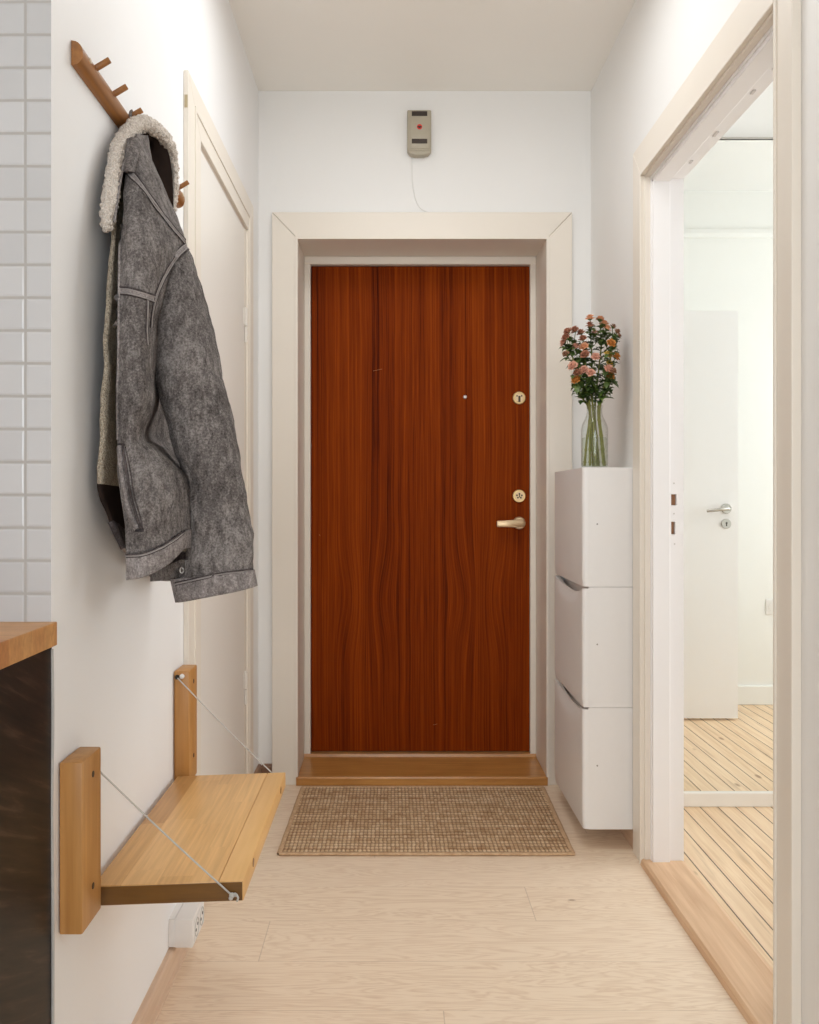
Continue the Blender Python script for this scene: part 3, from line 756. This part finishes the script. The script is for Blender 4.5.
# sleeve: (left px, right px, y left, y right, distance, depth radius)
SL = [(172,187,247,246,1.76,.030),(163,192,262,256,1.755,.052),(156,198,282,276,1.75,.066),(151,205,308,304,1.745,.072),(151,213,340,336,1.74,.072),
      (159,223,382,378,1.735,.068),(170,231.5,422,417,1.73,.064),(181,239,462,456,1.725,.060),(187,245.5,502,496,1.72,.055),(190,250,540,533,1.715,.050),(186.5,252.5,568,558,1.71,.046),(176,254,582,571,1.71,.045)]
CU = [(173,254.3,578,570,1.71,.047),(174,255.2,586,575,1.71,.047),(177,256.5,602,586,1.71,.045)]
def sleeve_rows(spec, nr, nc=56, amp=.008, rim=0.0):
    k = [[Vector((a[0], a[1], a[2])), Vector((a[3], a[4], a[5]))] for a in spec]
    A = spline([q[0] for q in k], nr); B_ = spline([q[1] for q in k], nr)
    rows = []
    for i in range(nr):
        xl, xr, yl = A[i]; yr, Yc, ry = B_[i]
        row = []
        for j in range(nc):
            th = 2 * math.pi * j / nc; cx = math.cos(th); sx = math.sin(th)
            t = (cx + 1) / 2
            x = xl + (xr - xl) * t; y = yl + (yr - yl) * t
            p = at(x, y, Yc); p.y = Yc + ry * (1 if sx > 0 else -1) * abs(sx) ** .85
            nrm = Vector((cx, sx, 0)).normalized()
            d = amp * .9 * jn((p.x, p.y, p.z * .7), 13) + amp * .5 * jn((p.x * 2, p.y * 2, p.z + p.x), 26) + amp * .3 * jn(p, 52)
            fold = .003 * math.sin(p.z * 70 + p.x * 40 + 3 * jn(p, 9)) * max(0, 1 - abs(p.z - 1.13) / .22)
            row.append((p + nrm * (d + fold + rim), nrm))
        rows.append(row)
    return rows
gs = sleeve_rows(SL, 90)
b = MB(); V = b.grid([[p for p, n in r] for r in gs], True); b.face(V[0][::-1])
bvh_sl = surface_tree(b.bm)
slv = b.build('sleeve', M['denim'], jk, True)
gc = sleeve_rows(CU, 10, amp=.003, rim=.0022)
b = MB()
V = b.grid([[p for p, n in r] for r in gc], True); b.mi = 1
W = b.grid([[p - n * .006 for p, n in r] for r in gc[::-1]], True)
n = len(V[0]); b.mi = 0
for j in range(n):
    j2 = (j + 1) % n
    b.face([V[-1][j], V[-1][j2], W[0][j2], W[0][j]]); b.face([V[0][j2], V[0][j], W[-1][j], W[-1][j2]])
bvh_cu = surface_tree(b.bm)
cuff = b.build('cuff', [M['denim_seam'], M['lining']], slv, True)

CAM = Vector((0, 0, H))
def cast(x, y, trees, lift=.0015):
    d = (at(x, y, 1.0) - CAM).normalized(); best = None
    for t in trees:
        h = t.ray_cast(CAM, d)
        if h[0] is not None and (best is None or h[3] < best[3]): best = h
    if best is None: return None
    n = best[1] if best[1].dot(d) < 0 else -best[1]
    return best[0] + n * lift, n
def on_surface(px, trees, n=40, lift=.0015):
    pts = spline([(x, y, 0) for x, y in px], n); res = []
    for p in pts:
        h = cast(p.x, p.y, trees, lift)
        if h: res.append(h)
    return res
def seam(name, px, trees, parent, half=.0066, n=44):
    """flat-felled seam: a raised ribbon with a dark stitched line along each side"""
    h = on_surface(px, trees, n)
    if len(h) < 4: return None
    b = MB(); rows = []; e1 = []; e2 = []
    for i, (p, nr) in enumerate(h):
        t = (h[min(i + 1, len(h) - 1)][0] - h[max(i - 1, 0)][0]).normalized(); s = t.cross(nr).normalized()
        rows.append([p - s * half - nr * .002, p - s * half * .8, p + s * half * .8, p + s * half - nr * .002])
        e1.append(p - s * half); e2.append(p + s * half)
    e0 = [p + nr * .0004 for p, nr in h]
    b.mi = 0; b.grid(rows)
    b.mi = 1; b.tube(e1, .0019, 5); b.tube([q.lerp(p, .05) for q, p in zip(e2, e0)], .0012, 5)
    b.mi = 2; b.tube([q.lerp(p, .45) for q, p in zip(e1, e0)], .0012, 5); b.tube([q.lerp(p, .40) for q, p in zip(e2, e0)], .0011, 5)
    return b.build(name, [M['denim_seam'], M['denim_dark'], M['thread']], parent, True)
ALL = [bvh_body, bvh_hem, bvh_sl, bvh_cu]
seam('seam', [(128.5, 171), (136, 180), (146, 193), (158, 210), (172, 228), (185, 243)], ALL, body)            # yoke
seam('seam', [(119.5, 291), (128, 291.5), (138, 294), (148, 297), (154, 299)], ALL, body)                        # chest
seam('seam', [(187, 246), (179, 253), (171, 264), (164, 276), (158.5, 288), (154.5, 300), (151.5, 315), (150.5, 328)], ALL, slv)  # armhole
seam('seam', [(147, 300), (146.5, 315), (146, 330), (147, 345)], ALL, body, .004)
seam('seam', [(127, 556), (143, 555), (160, 548.5), (174, 540), (184, 532)], ALL, hem, .002)
seam('seam', [(176, 584), (190, 581), (205, 577.5), (225, 573.5), (252, 570)], ALL, cuff, .002)
# slanted welt pocket
h1 = on_surface([(120.5, 446), (122, 470), (126, 495), (131, 515), (138, 529)], ALL, 30, .002)
b = MB(); rows = []
for i, (p, nr) in enumerate(h1):
    t = (h1[min(i + 1, len(h1) - 1)][0] - h1[max(i - 1, 0)][0]).normalized(); s = t.cross(nr).normalized()
    if s.x < 0: s = -s
    rows.append([p - s * .007 - nr * .003, p - s * .006 + nr * .002, p + s * .004 + nr * .004, p + s * .005 - nr * .001])
b.grid(rows); pk = b.build('pocket_welt', M['denim_seam'], body, True)
b = MB()
for dx, r in ((4.6, .0030), (8.2, .0014)):
    b.tube([p for p, n_ in on_surface([(120.5 + dx * .6, 447), (122 + dx, 470), (126 + dx, 495), (131 + dx, 513), (138 + dx * .6, 529)], ALL, 30, .0004)], r, 6)
b.tube([p for p, n_ in on_surface([(135, 530.5), (139, 531), (144, 530)], ALL, 8, .001)], .0022, 6)
b.tube([p for p, n_ in on_surface([(118.5, 445), (122, 444.5), (125, 445)], ALL, 8, .001)], .0022, 6)
b.build('pocket_opening', M['denim_dark'], body, True)
# chest pocket flap edge below the chest seam
h2 = on_surface([(119, 297), (117.5, 306), (117, 315), (118, 326)], [bvh_body], 16, .003)
if len(h2) > 3:
    b = MB(); b.tube([p for p, n_ in h2], [.004 + .003 * math.sin(i * .9) for i in range(len(h2))], 8); b.build('pocket_flap', M['denim'], body, True)
# button placket edge
h3 = on_surface([(121, 225), (120, 260), (119.5, 300), (119, 350), (118, 400), (118.5, 440)], [bvh_body], 40, .001)
if len(h3) > 3:
    b = MB(); b.tube([p for p, n_ in h3], .0026, 6); b.build('placket_edge', M['denim_seam'], body, True)

# collar: thick sherpa roll up and over the peg, down both sides
CP = [((106.5, 232, 1.60), .0105, .018), ((109, 208, 1.607), .0142, .022), ((112.5, 182, 1.63), .0138, .025), ((116, 158, 1.665), .0140, .028), ((123, 140, 1.71), .0145, .030), ((134, 127, 1.765), .0155, .030), ((145, 124, 1.80), .0150, .030),
      ((156, 130, 1.845), .0140, .030), ((166, 140, 1.89), .0125, .028), ((172.5, 152, 1.925), .0105, .026), ((174.5, 172, 1.95), .0085, .024), ((174.5, 192, 1.955), .0072, .020), ((173, 212, 1.955), .0058, .014)]
np_ = 260
path = spline([at(*c[0]) for c in CP], np_); rw = spline([c[1] for c in CP], np_); rd = spline([c[2] for c in CP], np_)
rows = []
for i in range(np_):
    t = (path[min(i + 1, np_ - 1)] - path[max(i - 1, 0)]).normalized()
    view = Vector((path[i].x, path[i].y, path[i].z - H)).normalized()
    s = t.cross(view).normalized(); dpt = s.cross(t).normalized()
    e = min(1, i / 9, (np_ - 1 - i) / 9); e = math.sqrt(max(.02, 1 - (1 - e) ** 2))
    row = []
    for j in range(44):
        th = 2 * math.pi * j / 44
        off = s * math.cos(th) * rw[i] * e + dpt * math.sin(th) * rd[i] * .72 * e
        p = path[i] + off
        v = noise.voronoi(p * 120)[0]
        nn = off.normalized()
        p = p + nn * (.0068 * (1 - min(1, v[0] * 1.3)) - .0024 + .0018 * jn(p, 70))
        if p.x < XL + .003: p.x = XL + .003
        row.append(p)
    rows.append(row)
b = MB(); b.grid(rows, True, True); collar = b.build('collar', M['sherpa'], jk, True)
# dark sheet behind the collar, standing in for the shade inside the neck
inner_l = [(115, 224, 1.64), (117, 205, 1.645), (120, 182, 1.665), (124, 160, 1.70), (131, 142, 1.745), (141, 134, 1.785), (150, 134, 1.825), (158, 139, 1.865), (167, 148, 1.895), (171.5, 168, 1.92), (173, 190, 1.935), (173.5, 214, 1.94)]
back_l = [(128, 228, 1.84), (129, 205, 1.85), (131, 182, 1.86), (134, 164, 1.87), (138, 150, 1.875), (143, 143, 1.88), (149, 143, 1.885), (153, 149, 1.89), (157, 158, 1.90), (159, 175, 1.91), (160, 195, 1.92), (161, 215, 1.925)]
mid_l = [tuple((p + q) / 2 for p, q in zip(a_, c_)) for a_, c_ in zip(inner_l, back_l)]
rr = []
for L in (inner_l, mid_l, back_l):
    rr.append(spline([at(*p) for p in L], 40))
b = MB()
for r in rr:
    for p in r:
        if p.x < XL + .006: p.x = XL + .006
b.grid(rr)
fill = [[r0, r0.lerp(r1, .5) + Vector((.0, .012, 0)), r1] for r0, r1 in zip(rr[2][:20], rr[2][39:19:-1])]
b.grid(fill); b.build('neck_shade_sheet', M['lining'], jk, True)
# narrow collar underside edge (grey)
b = MB(); b.tube(spline([at(*p) for p in [(114.5, 222, 1.60), (117.5, 200, 1.605), (121, 178, 1.63), (125, 158, 1.665), (129, 146, 1.70)]], 24), .0024, 6); b.build('collar_edge', M['denim_seam'], collar, True)
# collar stand at the neck front
b = MB(); st = []
for (xa_, xb2, y, Y) in ((128, 139, 140, 1.69), (127, 138, 152, 1.672), (125.5, 135.5, 163, 1.655), (125, 133, 173, 1.645)):
    st.append(spline([at(xa_, y, Y), at((xa_ + xb2) / 2, y - 1, Y - .008), at(xb2, y, Y + .004)], 10))
st2 = [spline([st[i][j] for i in range(4)], 16) for j in range(10)]
b.grid(st2); o = b.build('collar_stand', M['denim'], body, True); o.modifiers.new('thickness', 'SOLIDIFY').thickness = .004
# hanging loop on the third peg
b = MB(); y3 = 1.592 + 2 * .1025
pl = [Vector((XL + .020, y3 - .012, 1.868)), Vector((XL + .019, y3 - .0085, 1.905)), Vector((XL + .019, y3, 1.9255)), Vector((XL + .021, y3 + .0085, 1.905)), Vector((XL + .024, y3 + .012, 1.868))]
b.tube(spline(pl, 24), .0028, 8, flat=1.9); b.build('hanging_loop', M['denim'], jk, True)
# waist adjuster tab with rivet
tb = MB(); q = [at(*p) for p in ((153, 574, 1.82), (153, 581, 1.82), (168, 580, 1.76), (186.5, 579, 1.688), (188, 574, 1.685), (188, 560, 1.685), (184, 559, 1.69), (177, 562, 1.71), (168, 566.5, 1.75))]
tv = [tb.bm.verts.new(p) for p in q]; tb.face(tv); tab = tb.build('waist_tab', M['denim'], jk, False); tab.modifiers.new('thickness', 'SOLIDIFY').thickness = .006
c = at(182.5, 570, 1.69) + Vector((0, -.006, 0)); b = MB(); b.tube([c + Vector((.0032 * math.cos(a), 0, .0052 * math.sin(a))) for a in (2 * math.pi * i / 16 for i in range(17))], .0013, 6); b.build('rivet', M['steel'], tab, True)

# ------------------------------------------------------------------ shoe cabinets
TY0, TY1, TX0, TX1 = 2.945, 3.455, .6235, XR - .0015
def rounded_rect(x0, x1, y0, y1, r, n=5):
    """plan outline: rounded only on the hall side"""
    pts = [(x1, y0), (x1, y1)]
    for i in range(n + 1):
        a = math.pi / 2 + (math.pi / 2) * i / n; pts.append((x0 + r + r * math.cos(a), y1 - r + r * math.sin(a)))
    for i in range(n + 1):
        a = math.pi + (math.pi / 2) * i / n; pts.append((x0 + r + r * math.cos(a), y0 + r + r * math.sin(a)))
    return pts
def shoe_cabinet(z0, z1, label, dip=.028):
    t = thing('shoe_cabinet', label, 'cabinet', (XR, (TY0 + TY1) / 2, z0), 'wall mounted shoe cabinets stacked in a column')
    z0 += .0008; z1 -= .0008
    b = MB(); b.prism(rounded_rect(TX0 + .020, TX1, TY0, TY1, .010), 'Z', z0, z1 - .05, .0025, 2)
    b.box(TX0 + .036, TX1, TY0 + .002, TY1 - .002, z1 - .055, z1, .001); b.build('body', M['plastic'], t, 40)
    for ya, yb in ((TY0 - .0004, TY0 + .0055), (TY1 - .0055, TY1 + .0004)):
        b = MB(); b.box(TX0 + .0196, TX1, ya, yb, z0 - .0002, z1 + .0002, .0004, 1); b.build('side_panel', M['plastic'], t, 40)
    # tilting front with a scooped grip along its top edge
    b = MB(); nY, nZ = 40, 14; rows = []
    def top(v): return z1 - .0045 * min(1, dip * 40) - dip * max(0, math.sin(math.pi * min(1, max(0, (v - .03) / .94)))) ** .7
    outline = rounded_rect(TX0, TX0 + .0195, TY0 - .0004, TY1 + .0004, .012, 6)
    ys = [TY0 - .0004 + (TY1 - TY0 + .0008) * (i / nY) for i in range(nY + 1)]
    def xf(y):
        d = min(y - TY0 + .0004, TY1 + .0004 - y); r = .012
        return TX0 + (r - math.sqrt(max(0, r * r - (r - d) ** 2)) if d < r else 0)
    ys = sorted(set(ys + [TY0 + .001, TY0 + .003, TY0 + .006, TY0 + .009, TY1 - .001, TY1 - .003, TY1 - .006, TY1 - .009]))
    F0 = []; Bk = []
    for k in range(nZ + 1):
        r0 = []; r1 = []
        for y in ys:
            v = min(1, max(0, (y - TY0) / (TY1 - TY0))); zt = top(v); f = k / nZ
            z = z0 + .001 + (zt - z0 - .001) * f
            dent = .017 * min(1, dip * 36 + .25) * max(0, 1 - (zt - z) / .045) ** 2 * math.sin(math.pi * v) ** 1.2
            bot = .004 * max(0, 1 - (z - z0) / .006) ** 2
            r0.append((min(xf(y) + dent + bot, TX0 + .018), y, z)); r1.append((TX0 + .0195, y, z))
        F0.append(r0); Bk.append(r1)
    A = b.grid(F0); B2 = b.grid(Bk[::1])
    m = len(ys)
    for k in range(nZ):
        for j in (0, m - 1): b.face([A[k][j], A[k + 1][j], B2[k + 1][j], B2[k][j]])
    for j in range(m - 1):
        b.face([A[nZ][j], A[nZ][j + 1], B2[nZ][j + 1], B2[nZ][j]]); b.face([A[0][j], A[0][j + 1], B2[0][j + 1], B2[0][j]])
    fr = b.build('tilting_front', M['plastic'], t, 50)
    c = (TX0 + .048, (z0 + z1) / 2 + .01)
    b = MB(); b.cyl((c[0], TY0 - .0012, c[1]), (c[0], TY0 + .001, c[1]), .0028, 10); b.build('pivot_cap', flat('grey_pin', (.30, .28, .26), .5), t)
    return t
zs = [.069, .4675, .8625, 1.2545]
shoe_cabinet(zs[2], zs[3], 'white tilt front shoe cabinet, topmost of three, under the flowers', 0.0)
shoe_cabinet(zs[1], zs[2], 'white tilt front shoe cabinet in the middle of the column of three')
shoe_cabinet(zs[0], zs[1], 'white tilt front shoe cabinet, lowest of three, just above the floor')

# ------------------------------------------------------------------ bottle with flowers
VX, VY, VZ = .694, 3.085, zs[3] + .0006
vase = thing('glass_bottle', 'clear glass bottle half filled with water on the top shoe cabinet', 'vase', (VX, VY, VZ))
prof = [(0, 0), (.040, 0), (.0445, .003), (.046, .010), (.046, .130), (.0445, .142), (.038, .160), (.030, .176), (.0265, .190), (.0262, .205), (.0285, .208), (.0285, .214), (.0262, .216), (.0245, .214), (.0245, .190), (.0285, .175), (.0365, .159), (.0428, .141), (.0440, .130), (.0440, .011), (.041, .006), (0, .006)]
b = MB(); b.lathe([(max(r, .0002), VZ + z) for r, z in prof], VX, VY, 40); b.build('bottle', M['glass'], vase, True)
b = MB(); b.lathe([(.0002, VZ + .0075), (.0395, VZ + .0075), (.0433, VZ + .012), (.0433, VZ + .1035), (.0425, VZ + .1045), (.0002, VZ + .1045)], VX, VY, 40); b.build('water', M['water'], vase, 50)

def blossom_bm(b, c, up, r, seed):
    """pompon daisy: three tiers of small petals on a dome"""
    rnd = random.Random(seed); up = Vector(up).normalized(); u = up.orthogonal().normalized(); w = up.cross(u)
    for tier, (n, tilt, ln, rise) in enumerate(((13, .10, 1.0, 0.0), (12, .55, .86, .10), (9, 1.0, .66, .22), (5, 1.35, .42, .32))):
        for k in range(n):
            a = 2 * math.pi * (k + .5 * (tier % 2)) / n + rnd.uniform(-.12, .12)
            d = u * math.cos(a) + w * math.sin(a); t = tilt + rnd.uniform(-.12, .12)
            dr = d * math.cos(t) + up * math.sin(t); nr = (up * math.cos(t) - d * math.sin(t)); sd = d.cross(up)
            L = r * ln * rnd.uniform(.88, 1.08); wd = r * .24
            base = c + up * r * rise
            P = [base - sd * wd * .4, base + dr * L * .6 - sd * wd + nr * r * .10, base + dr * L * .93 - sd * wd * .7, base + dr * L + nr * -.03 * r, base + dr * L * .93 + sd * wd * .7, base + dr * L * .6 + sd * wd + nr * r * .10, base + sd * wd * .4]
            V = [b.bm.verts.new(p) for p in P]; b.face(V)
    b.ball(c + up * r * .15, r * .45, 6)
def leaf_bm(b, base, dirv, L, wd, droop):
    dirv = Vector(dirv).normalized(); side = dirv.cross(Vector((0, 0, 1)));
    side = side.normalized() if side.length > 1e-4 else Vector((1, 0, 0))
    nrm = side.cross(dirv).normalized(); n = 8; rows = []
    for i in range(n + 1):
        t = i / n; p = Vector(base) + dirv * L * t + Vector((0, 0, -droop * L * t * t))
        lob = wd * (math.sin(math.pi * min(1, t * .93 + .05)) ** .8) * (1 + .35 * math.cos(i * math.pi))
        rows.append([p - side * lob + nrm * lob * .35, p, p + side * lob + nrm * lob * .35])
    b.grid(rows)
STEMS = [
 ('dusty rose chrysanthemum spray reaching furthest left at the upper left of the bouquet', .00, [(568,332,'dusty'),(575,330.5,'dusty'),(566,338,'dusty'),(564,343,'pink')], (585,405), (583,466)),
 ('rose chrysanthemum spray in the upper bouquet just left of the tallest spray', -.01, [(581,333,'dusty'),(583,339,'dusty'),(586,344,'brown')], (588,404), (594,466)),
 ('tallest pale peach chrysanthemum spray at the very top of the bouquet', .01, [(590,318.5,'peach'),(590,325.5,'dusty'),(594,334,'pink')], (592,404), (594.5,466)),
 ('peach chrysanthemum spray at the top, just right of the tallest one', .015, [(600,320,'peach'),(603.5,325,'peach'),(607,329,'peach')], (596,404), (600,465)),
 ('faded brown chrysanthemum buds at the upper right of the bouquet beside the wall', -.02, [(613,327,'brown'),(617,332,'brown'),(618.5,336.5,'brown')], (600,404), (606,465)),
 ('salmon pink chrysanthemum spray on the left of the bouquet, half way up', -.03, [(576,347,'pink'),(584,347,'peach'),(566,354,'brown')], (587,405), (589,466)),
 ('pale pink chrysanthemum spray at the front center of the bouquet', -.05, [(585,355,'dusty'),(595.5,357,'pink'),(591,373,'pink'),(584,370,'pink')], (593,405), (597,466)),
 ('orange and yellow chrysanthemum spray on the right of the bouquet', -.062, [(611,343.5,'orange'),(615.5,357,'orange'),(608,355,'yellow'),(609.5,364,'yellow')], (598,405), (603,465)),
 ('small pink chrysanthemum spray lowest on the left of the bouquet', -.045, [(573,366,'pink'),(578,373,'dusty'),(576,380,'orange')], (589,406), (598,466)),
 ('small orange chrysanthemum spray lowest on the right of the bouquet', -.062, [(608.5,369,'pink'),(610,376,'orange'),(613,371,'brown')], (599,406), (605,466)),
]
for si, (lab, dy, bl, nk, ft) in enumerate(STEMS):
    rnd = random.Random(100 + si)
    ang = si * 2.4
    foot = Vector((VX + max(-.034, min(.034, (ft[0] - 594.5) * VY / F * .95)), VY + .018 * math.sin(ang), VZ + .0095))
    neck = Vector((VX + max(-.015, min(.015, (nk[0] - 594.5) * VY / F * .8)), VY + .014 * math.sin(ang + 1), VZ + .200))
    wl = foot.lerp(neck, .45)
    t = thing('chrysanthemum', lab, 'flower', foot, 'chrysanthemum sprays in the glass bottle')
    cx = sum(q[0] for q in bl) / len(bl); cy = max(q[1] for q in bl)
    split = at((cx * .75 + nk[0] * .25), cy + 14, VY + dy * .7)
    pathp = spline([foot, wl, neck, neck.lerp(split, .55) + Vector((0, 0, .006)), split], 26)
    b = MB(); b.tube(spline(pathp, 76), [(.0043 - .0020 * i / 75) * (1.45 if i % 9 == 4 else 1.0) for i in range(76)], 8); stem = b.build('stem', M['stem'], t, True)
    for k, (px, py, colr) in enumerate(bl):
        c = at(px, py, VY + dy + rnd.uniform(-.02, .02)); c.x = min(c.x, XR - .021)
        r = {'brown': .0125, 'yellow': .0145}.get(colr, .0168) * rnd.uniform(1.0, 1.18)
        out = Vector((c.x - VX, c.y - VY, 0)) * 2.2 + Vector((0, -.06, .19))
        b = MB(); q = split.lerp(c, .5) + Vector((0, 0, -.006)); b.tube(spline([split, q, c - out.normalized() * r * .2], 8), .0013, 5)
        for j in range(7):
            qq = split.lerp(c, rnd.uniform(.15, .75)); leaf_bm(b, qq, (rnd.uniform(-1, .6), rnd.uniform(-1, .6), rnd.uniform(-.4, .8)), rnd.uniform(.022, .036), .0105, .4)
        b.build('flower_stalk', M['stem_dark'], t, True)
        b = MB(); blossom_bm(b, c, out, r, si * 10 + k); bo = b.build('blossom', PET[colr], t)
        b = MB(); u = out.normalized(); b.tube([c - u * r * .34, c - u * r * .1, c + u * r * .04], [r * .2, r * .5, r * .58], 10); b.build('calyx', M['stem_dark'], bo, True)
    for k in range(19):
        f = 16 + (k % 10); p = pathp[min(f, 25)]
        a = rnd.uniform(0, 2 * math.pi)
        b = MB(); d = Vector((math.cos(a) * .9, math.sin(a) * .9 - .25, rnd.uniform(-.1, .8)))
        L = rnd.uniform(.026, .042)
        if p.x + d.normalized().x * L > XR - .006: d.x = -abs(d.x)
        leaf_bm(b, p, d, L, L * .36, rnd.uniform(.2, .7))
        b.build('leaf', M['leaf'] if rnd.random() < .68 else M['leaf_light'], t, True)

# ------------------------------------------------------------------ jute mat
mat_ = thing('doormat', 'brown woven jute doormat on the pale floor before the entrance door', 'doormat', (.115, 3.24, .001))
FL, FR_, BLx, BRx, Y0m, Y1m = -.372, .592, -.362, .606, 2.897, 3.583
b = MB(); nx, ny = 280, 180; rows = []
for i in range(ny + 1):
    v = i / ny; row = []
    for j in range(nx + 1):
        u = j / nx
        x = (FL + .012) * (1 - v) * (1 - u) + (FR_ - .012) * (1 - v) * u + (BLx + .012) * v * (1 - u) + (BRx - .012) * v * u
        y = Y0m + .012 + (Y1m - Y0m - .024) * v
        ry = (y - 3.24 + 10) / MAT_ROW; k = math.floor(ry); fr = ry - k
        rib = math.sqrt(max(0, math.sin(math.pi * fr)))
        kn = math.sin(math.pi * ((x - .115 + 10) / MAT_KNOT + k * 0.0)) ** 2
        z = .0045 + .0042 * rib * (.45 + .55 * kn) + .0016 * jn((x, y, 0), 14) + .0008 * jn((x, y, 3), 110)
        row.append((x, y, z))
    rows.append(row)
V = b.grid(rows)
b.build('woven_field', M['jute'], mat_, True)
b = MB(); b.box(FL + .012, FR_ - .012, Y0m + .012, Y1m - .012, .0006, .0030); b.build('backing', M['jute_edge'], mat_)
b = MB(); rim = [(FL + .008, Y0m + .008), (FR_ - .008, Y0m + .008), (BRx - .008, Y1m - .008), (BLx + .008, Y1m - .008)]
pth = []
for i in range(4):
    p = Vector((*rim[i], .0052)); q = Vector((*rim[(i + 1) % 4], .0052))
    for s in range(60): 
        w = p.lerp(q, s / 60); pth.append(w + Vector((.0012 * jn(w, 18), .0012 * jn((w.x, w.y, 5), 18), .0006 * jn(w, 40))))
pth.append(pth[0].copy())
rows = []
for i, p in enumerate(pth):
    t = (pth[min(i + 1, len(pth) - 1)] - pth[max(i - 1, 0)]).normalized(); s = t.cross(Vector((0, 0, 1))).normalized()
    rows.append([p + s * .0085 * math.cos(a) + Vector((0, 0, .0046 * math.sin(a))) for a in (2 * math.pi * k / 10 for k in range(10))])
b.grid(rows, True); b.build('bound_edge', M['jute_edge'], mat_, True)

# ------------------------------------------------------------------ door chime above the entrance
ch = thing('door_chime', 'beige door chime with two dark slots and red emblem above the door', 'door chime', (.11, YB, 2.53))
cx0, cx1, cz0, cz1 = .061, .157, 2.530, 2.708
yf = YB - .040
b = MB(); b.box(cx0, cx1, yf, YB - .0005, cz0 + .012, cz1, .006, 3)
b.prism([(cx0 + .002, cz0 + .014), (cx0 + .010, cz0 + .004), (cx0 + .030, cz0 - .002), (cx1 - .030, cz0 - .002), (cx1 - .010, cz0 + .004), (cx1 - .002, cz0 + .014)], 'Y', yf + .001, YB - .0006, .002)
b.build('housing', M['beige'], ch, 40)
b = MB(); b.box(cx0 + .010, cx1 - .006, yf - .004, yf + .004, cz0 + .020, cz1 - .004, .003); fc = b.build('face_plate', M['beige'], ch, 40)
for zc in (2.690, 2.580):
    b = MB(); b.box(cx0 + .018, cx1 - .016, yf - .0052, yf - .003, zc - .0095, zc + .0095, .001)
    b.build('slot', M['slot'], ch)
b = MB(); cc = ((cx0 + cx1) / 2 + .001, 2.637)
b.cyl((cc[0], yf - .0056, cc[1]), (cc[0], yf - .0035, cc[1]), .0105, 24); em = b.build('emblem', M['red'], ch)
b = MB(); b.box(cc[0] - .008, cc[0] + .008, yf - .0062, yf - .005, cc[1] - .0025, cc[1] + .0025); b.box(cc[0] - .004, cc[0] + .004, yf - .0062, yf - .005, cc[1] - .0058, cc[1] - .0015); b.build('emblem_mark', M['slot'], em)
b = MB(); b.tube(spline([(.080, YB - .004, 2.53), (.080, YB - .003, 2.47), (.085, YB - .003, 2.41), (.098, YB - .003, 2.355), (.118, YB - .003, 2.322), (.150, YB - .003, 2.3075)], 30), .0018, 6); b.build('wire', M['wire'], ch, True)

# ------------------------------------------------------------------ light
def area(name, loc, rot, sx, sy, power, col):
    l = bpy.data.lights.new(name, 'AREA'); l.shape = 'RECTANGLE'; l.size = sx; l.size_y = sy; l.energy = power; l.color = col
    o = bpy.data.objects.new(name, l); C.objects.link(o); o.location = loc; o.rotation_euler = rot; return o
area('daylight_room_window', (XE + .02, 2.54, 1.58), (0, math.radians(90), 0), 1.6, 1.3, 29, (.97, 1.0, 1.0))
area('daylight_kitchen_window', (-.25, -2.3, 1.62), (math.radians(90), 0, 0), 1.95, 1.4, 46, (.90, .965, 1.0))
area('unseen_hall_fill', (.13, 2.42, ZC - .05), (0, 0, 0), 0.8, .8, 8.8, (.98, 1.0, 1.0)).data.shape = 'DISK'  # unseen light added above the view as fill for the hall

w = bpy.data.worlds.new('World'); S.world = w; w.use_nodes = True
w.node_tree.nodes['Background'].inputs[0].default_value = (.85, .92, 1.0, 1); w.node_tree.nodes['Background'].inputs[1].default_value = .8

# ------------------------------------------------------------------ camera
cam = bpy.data.cameras.new('camera'); co = bpy.data.objects.new('camera', cam); C.objects.link(co)
co.location = (0, 0, H); co.rotation_euler = (math.radians(90), 0, 0)
cam.sensor_fit = 'HORIZONTAL'; cam.sensor_width = 36; cam.lens = 36 * F / 819
cam.shift_x = (409.5 - PX) / 819; cam.shift_y = -(512 - PY) / 819; cam.clip_start = .05
S.camera = co
S.view_settings.view_transform = 'Standard'; S.view_settings.look = 'None'; S.view_settings.gamma = 1; S.view_settings.use_curve_mapping = False
S.view_settings.exposure = 0.12
S.cycles.max_bounces = 14; S.cycles.diffuse_bounces = 8; S.cycles.transparent_max_bounces = 24
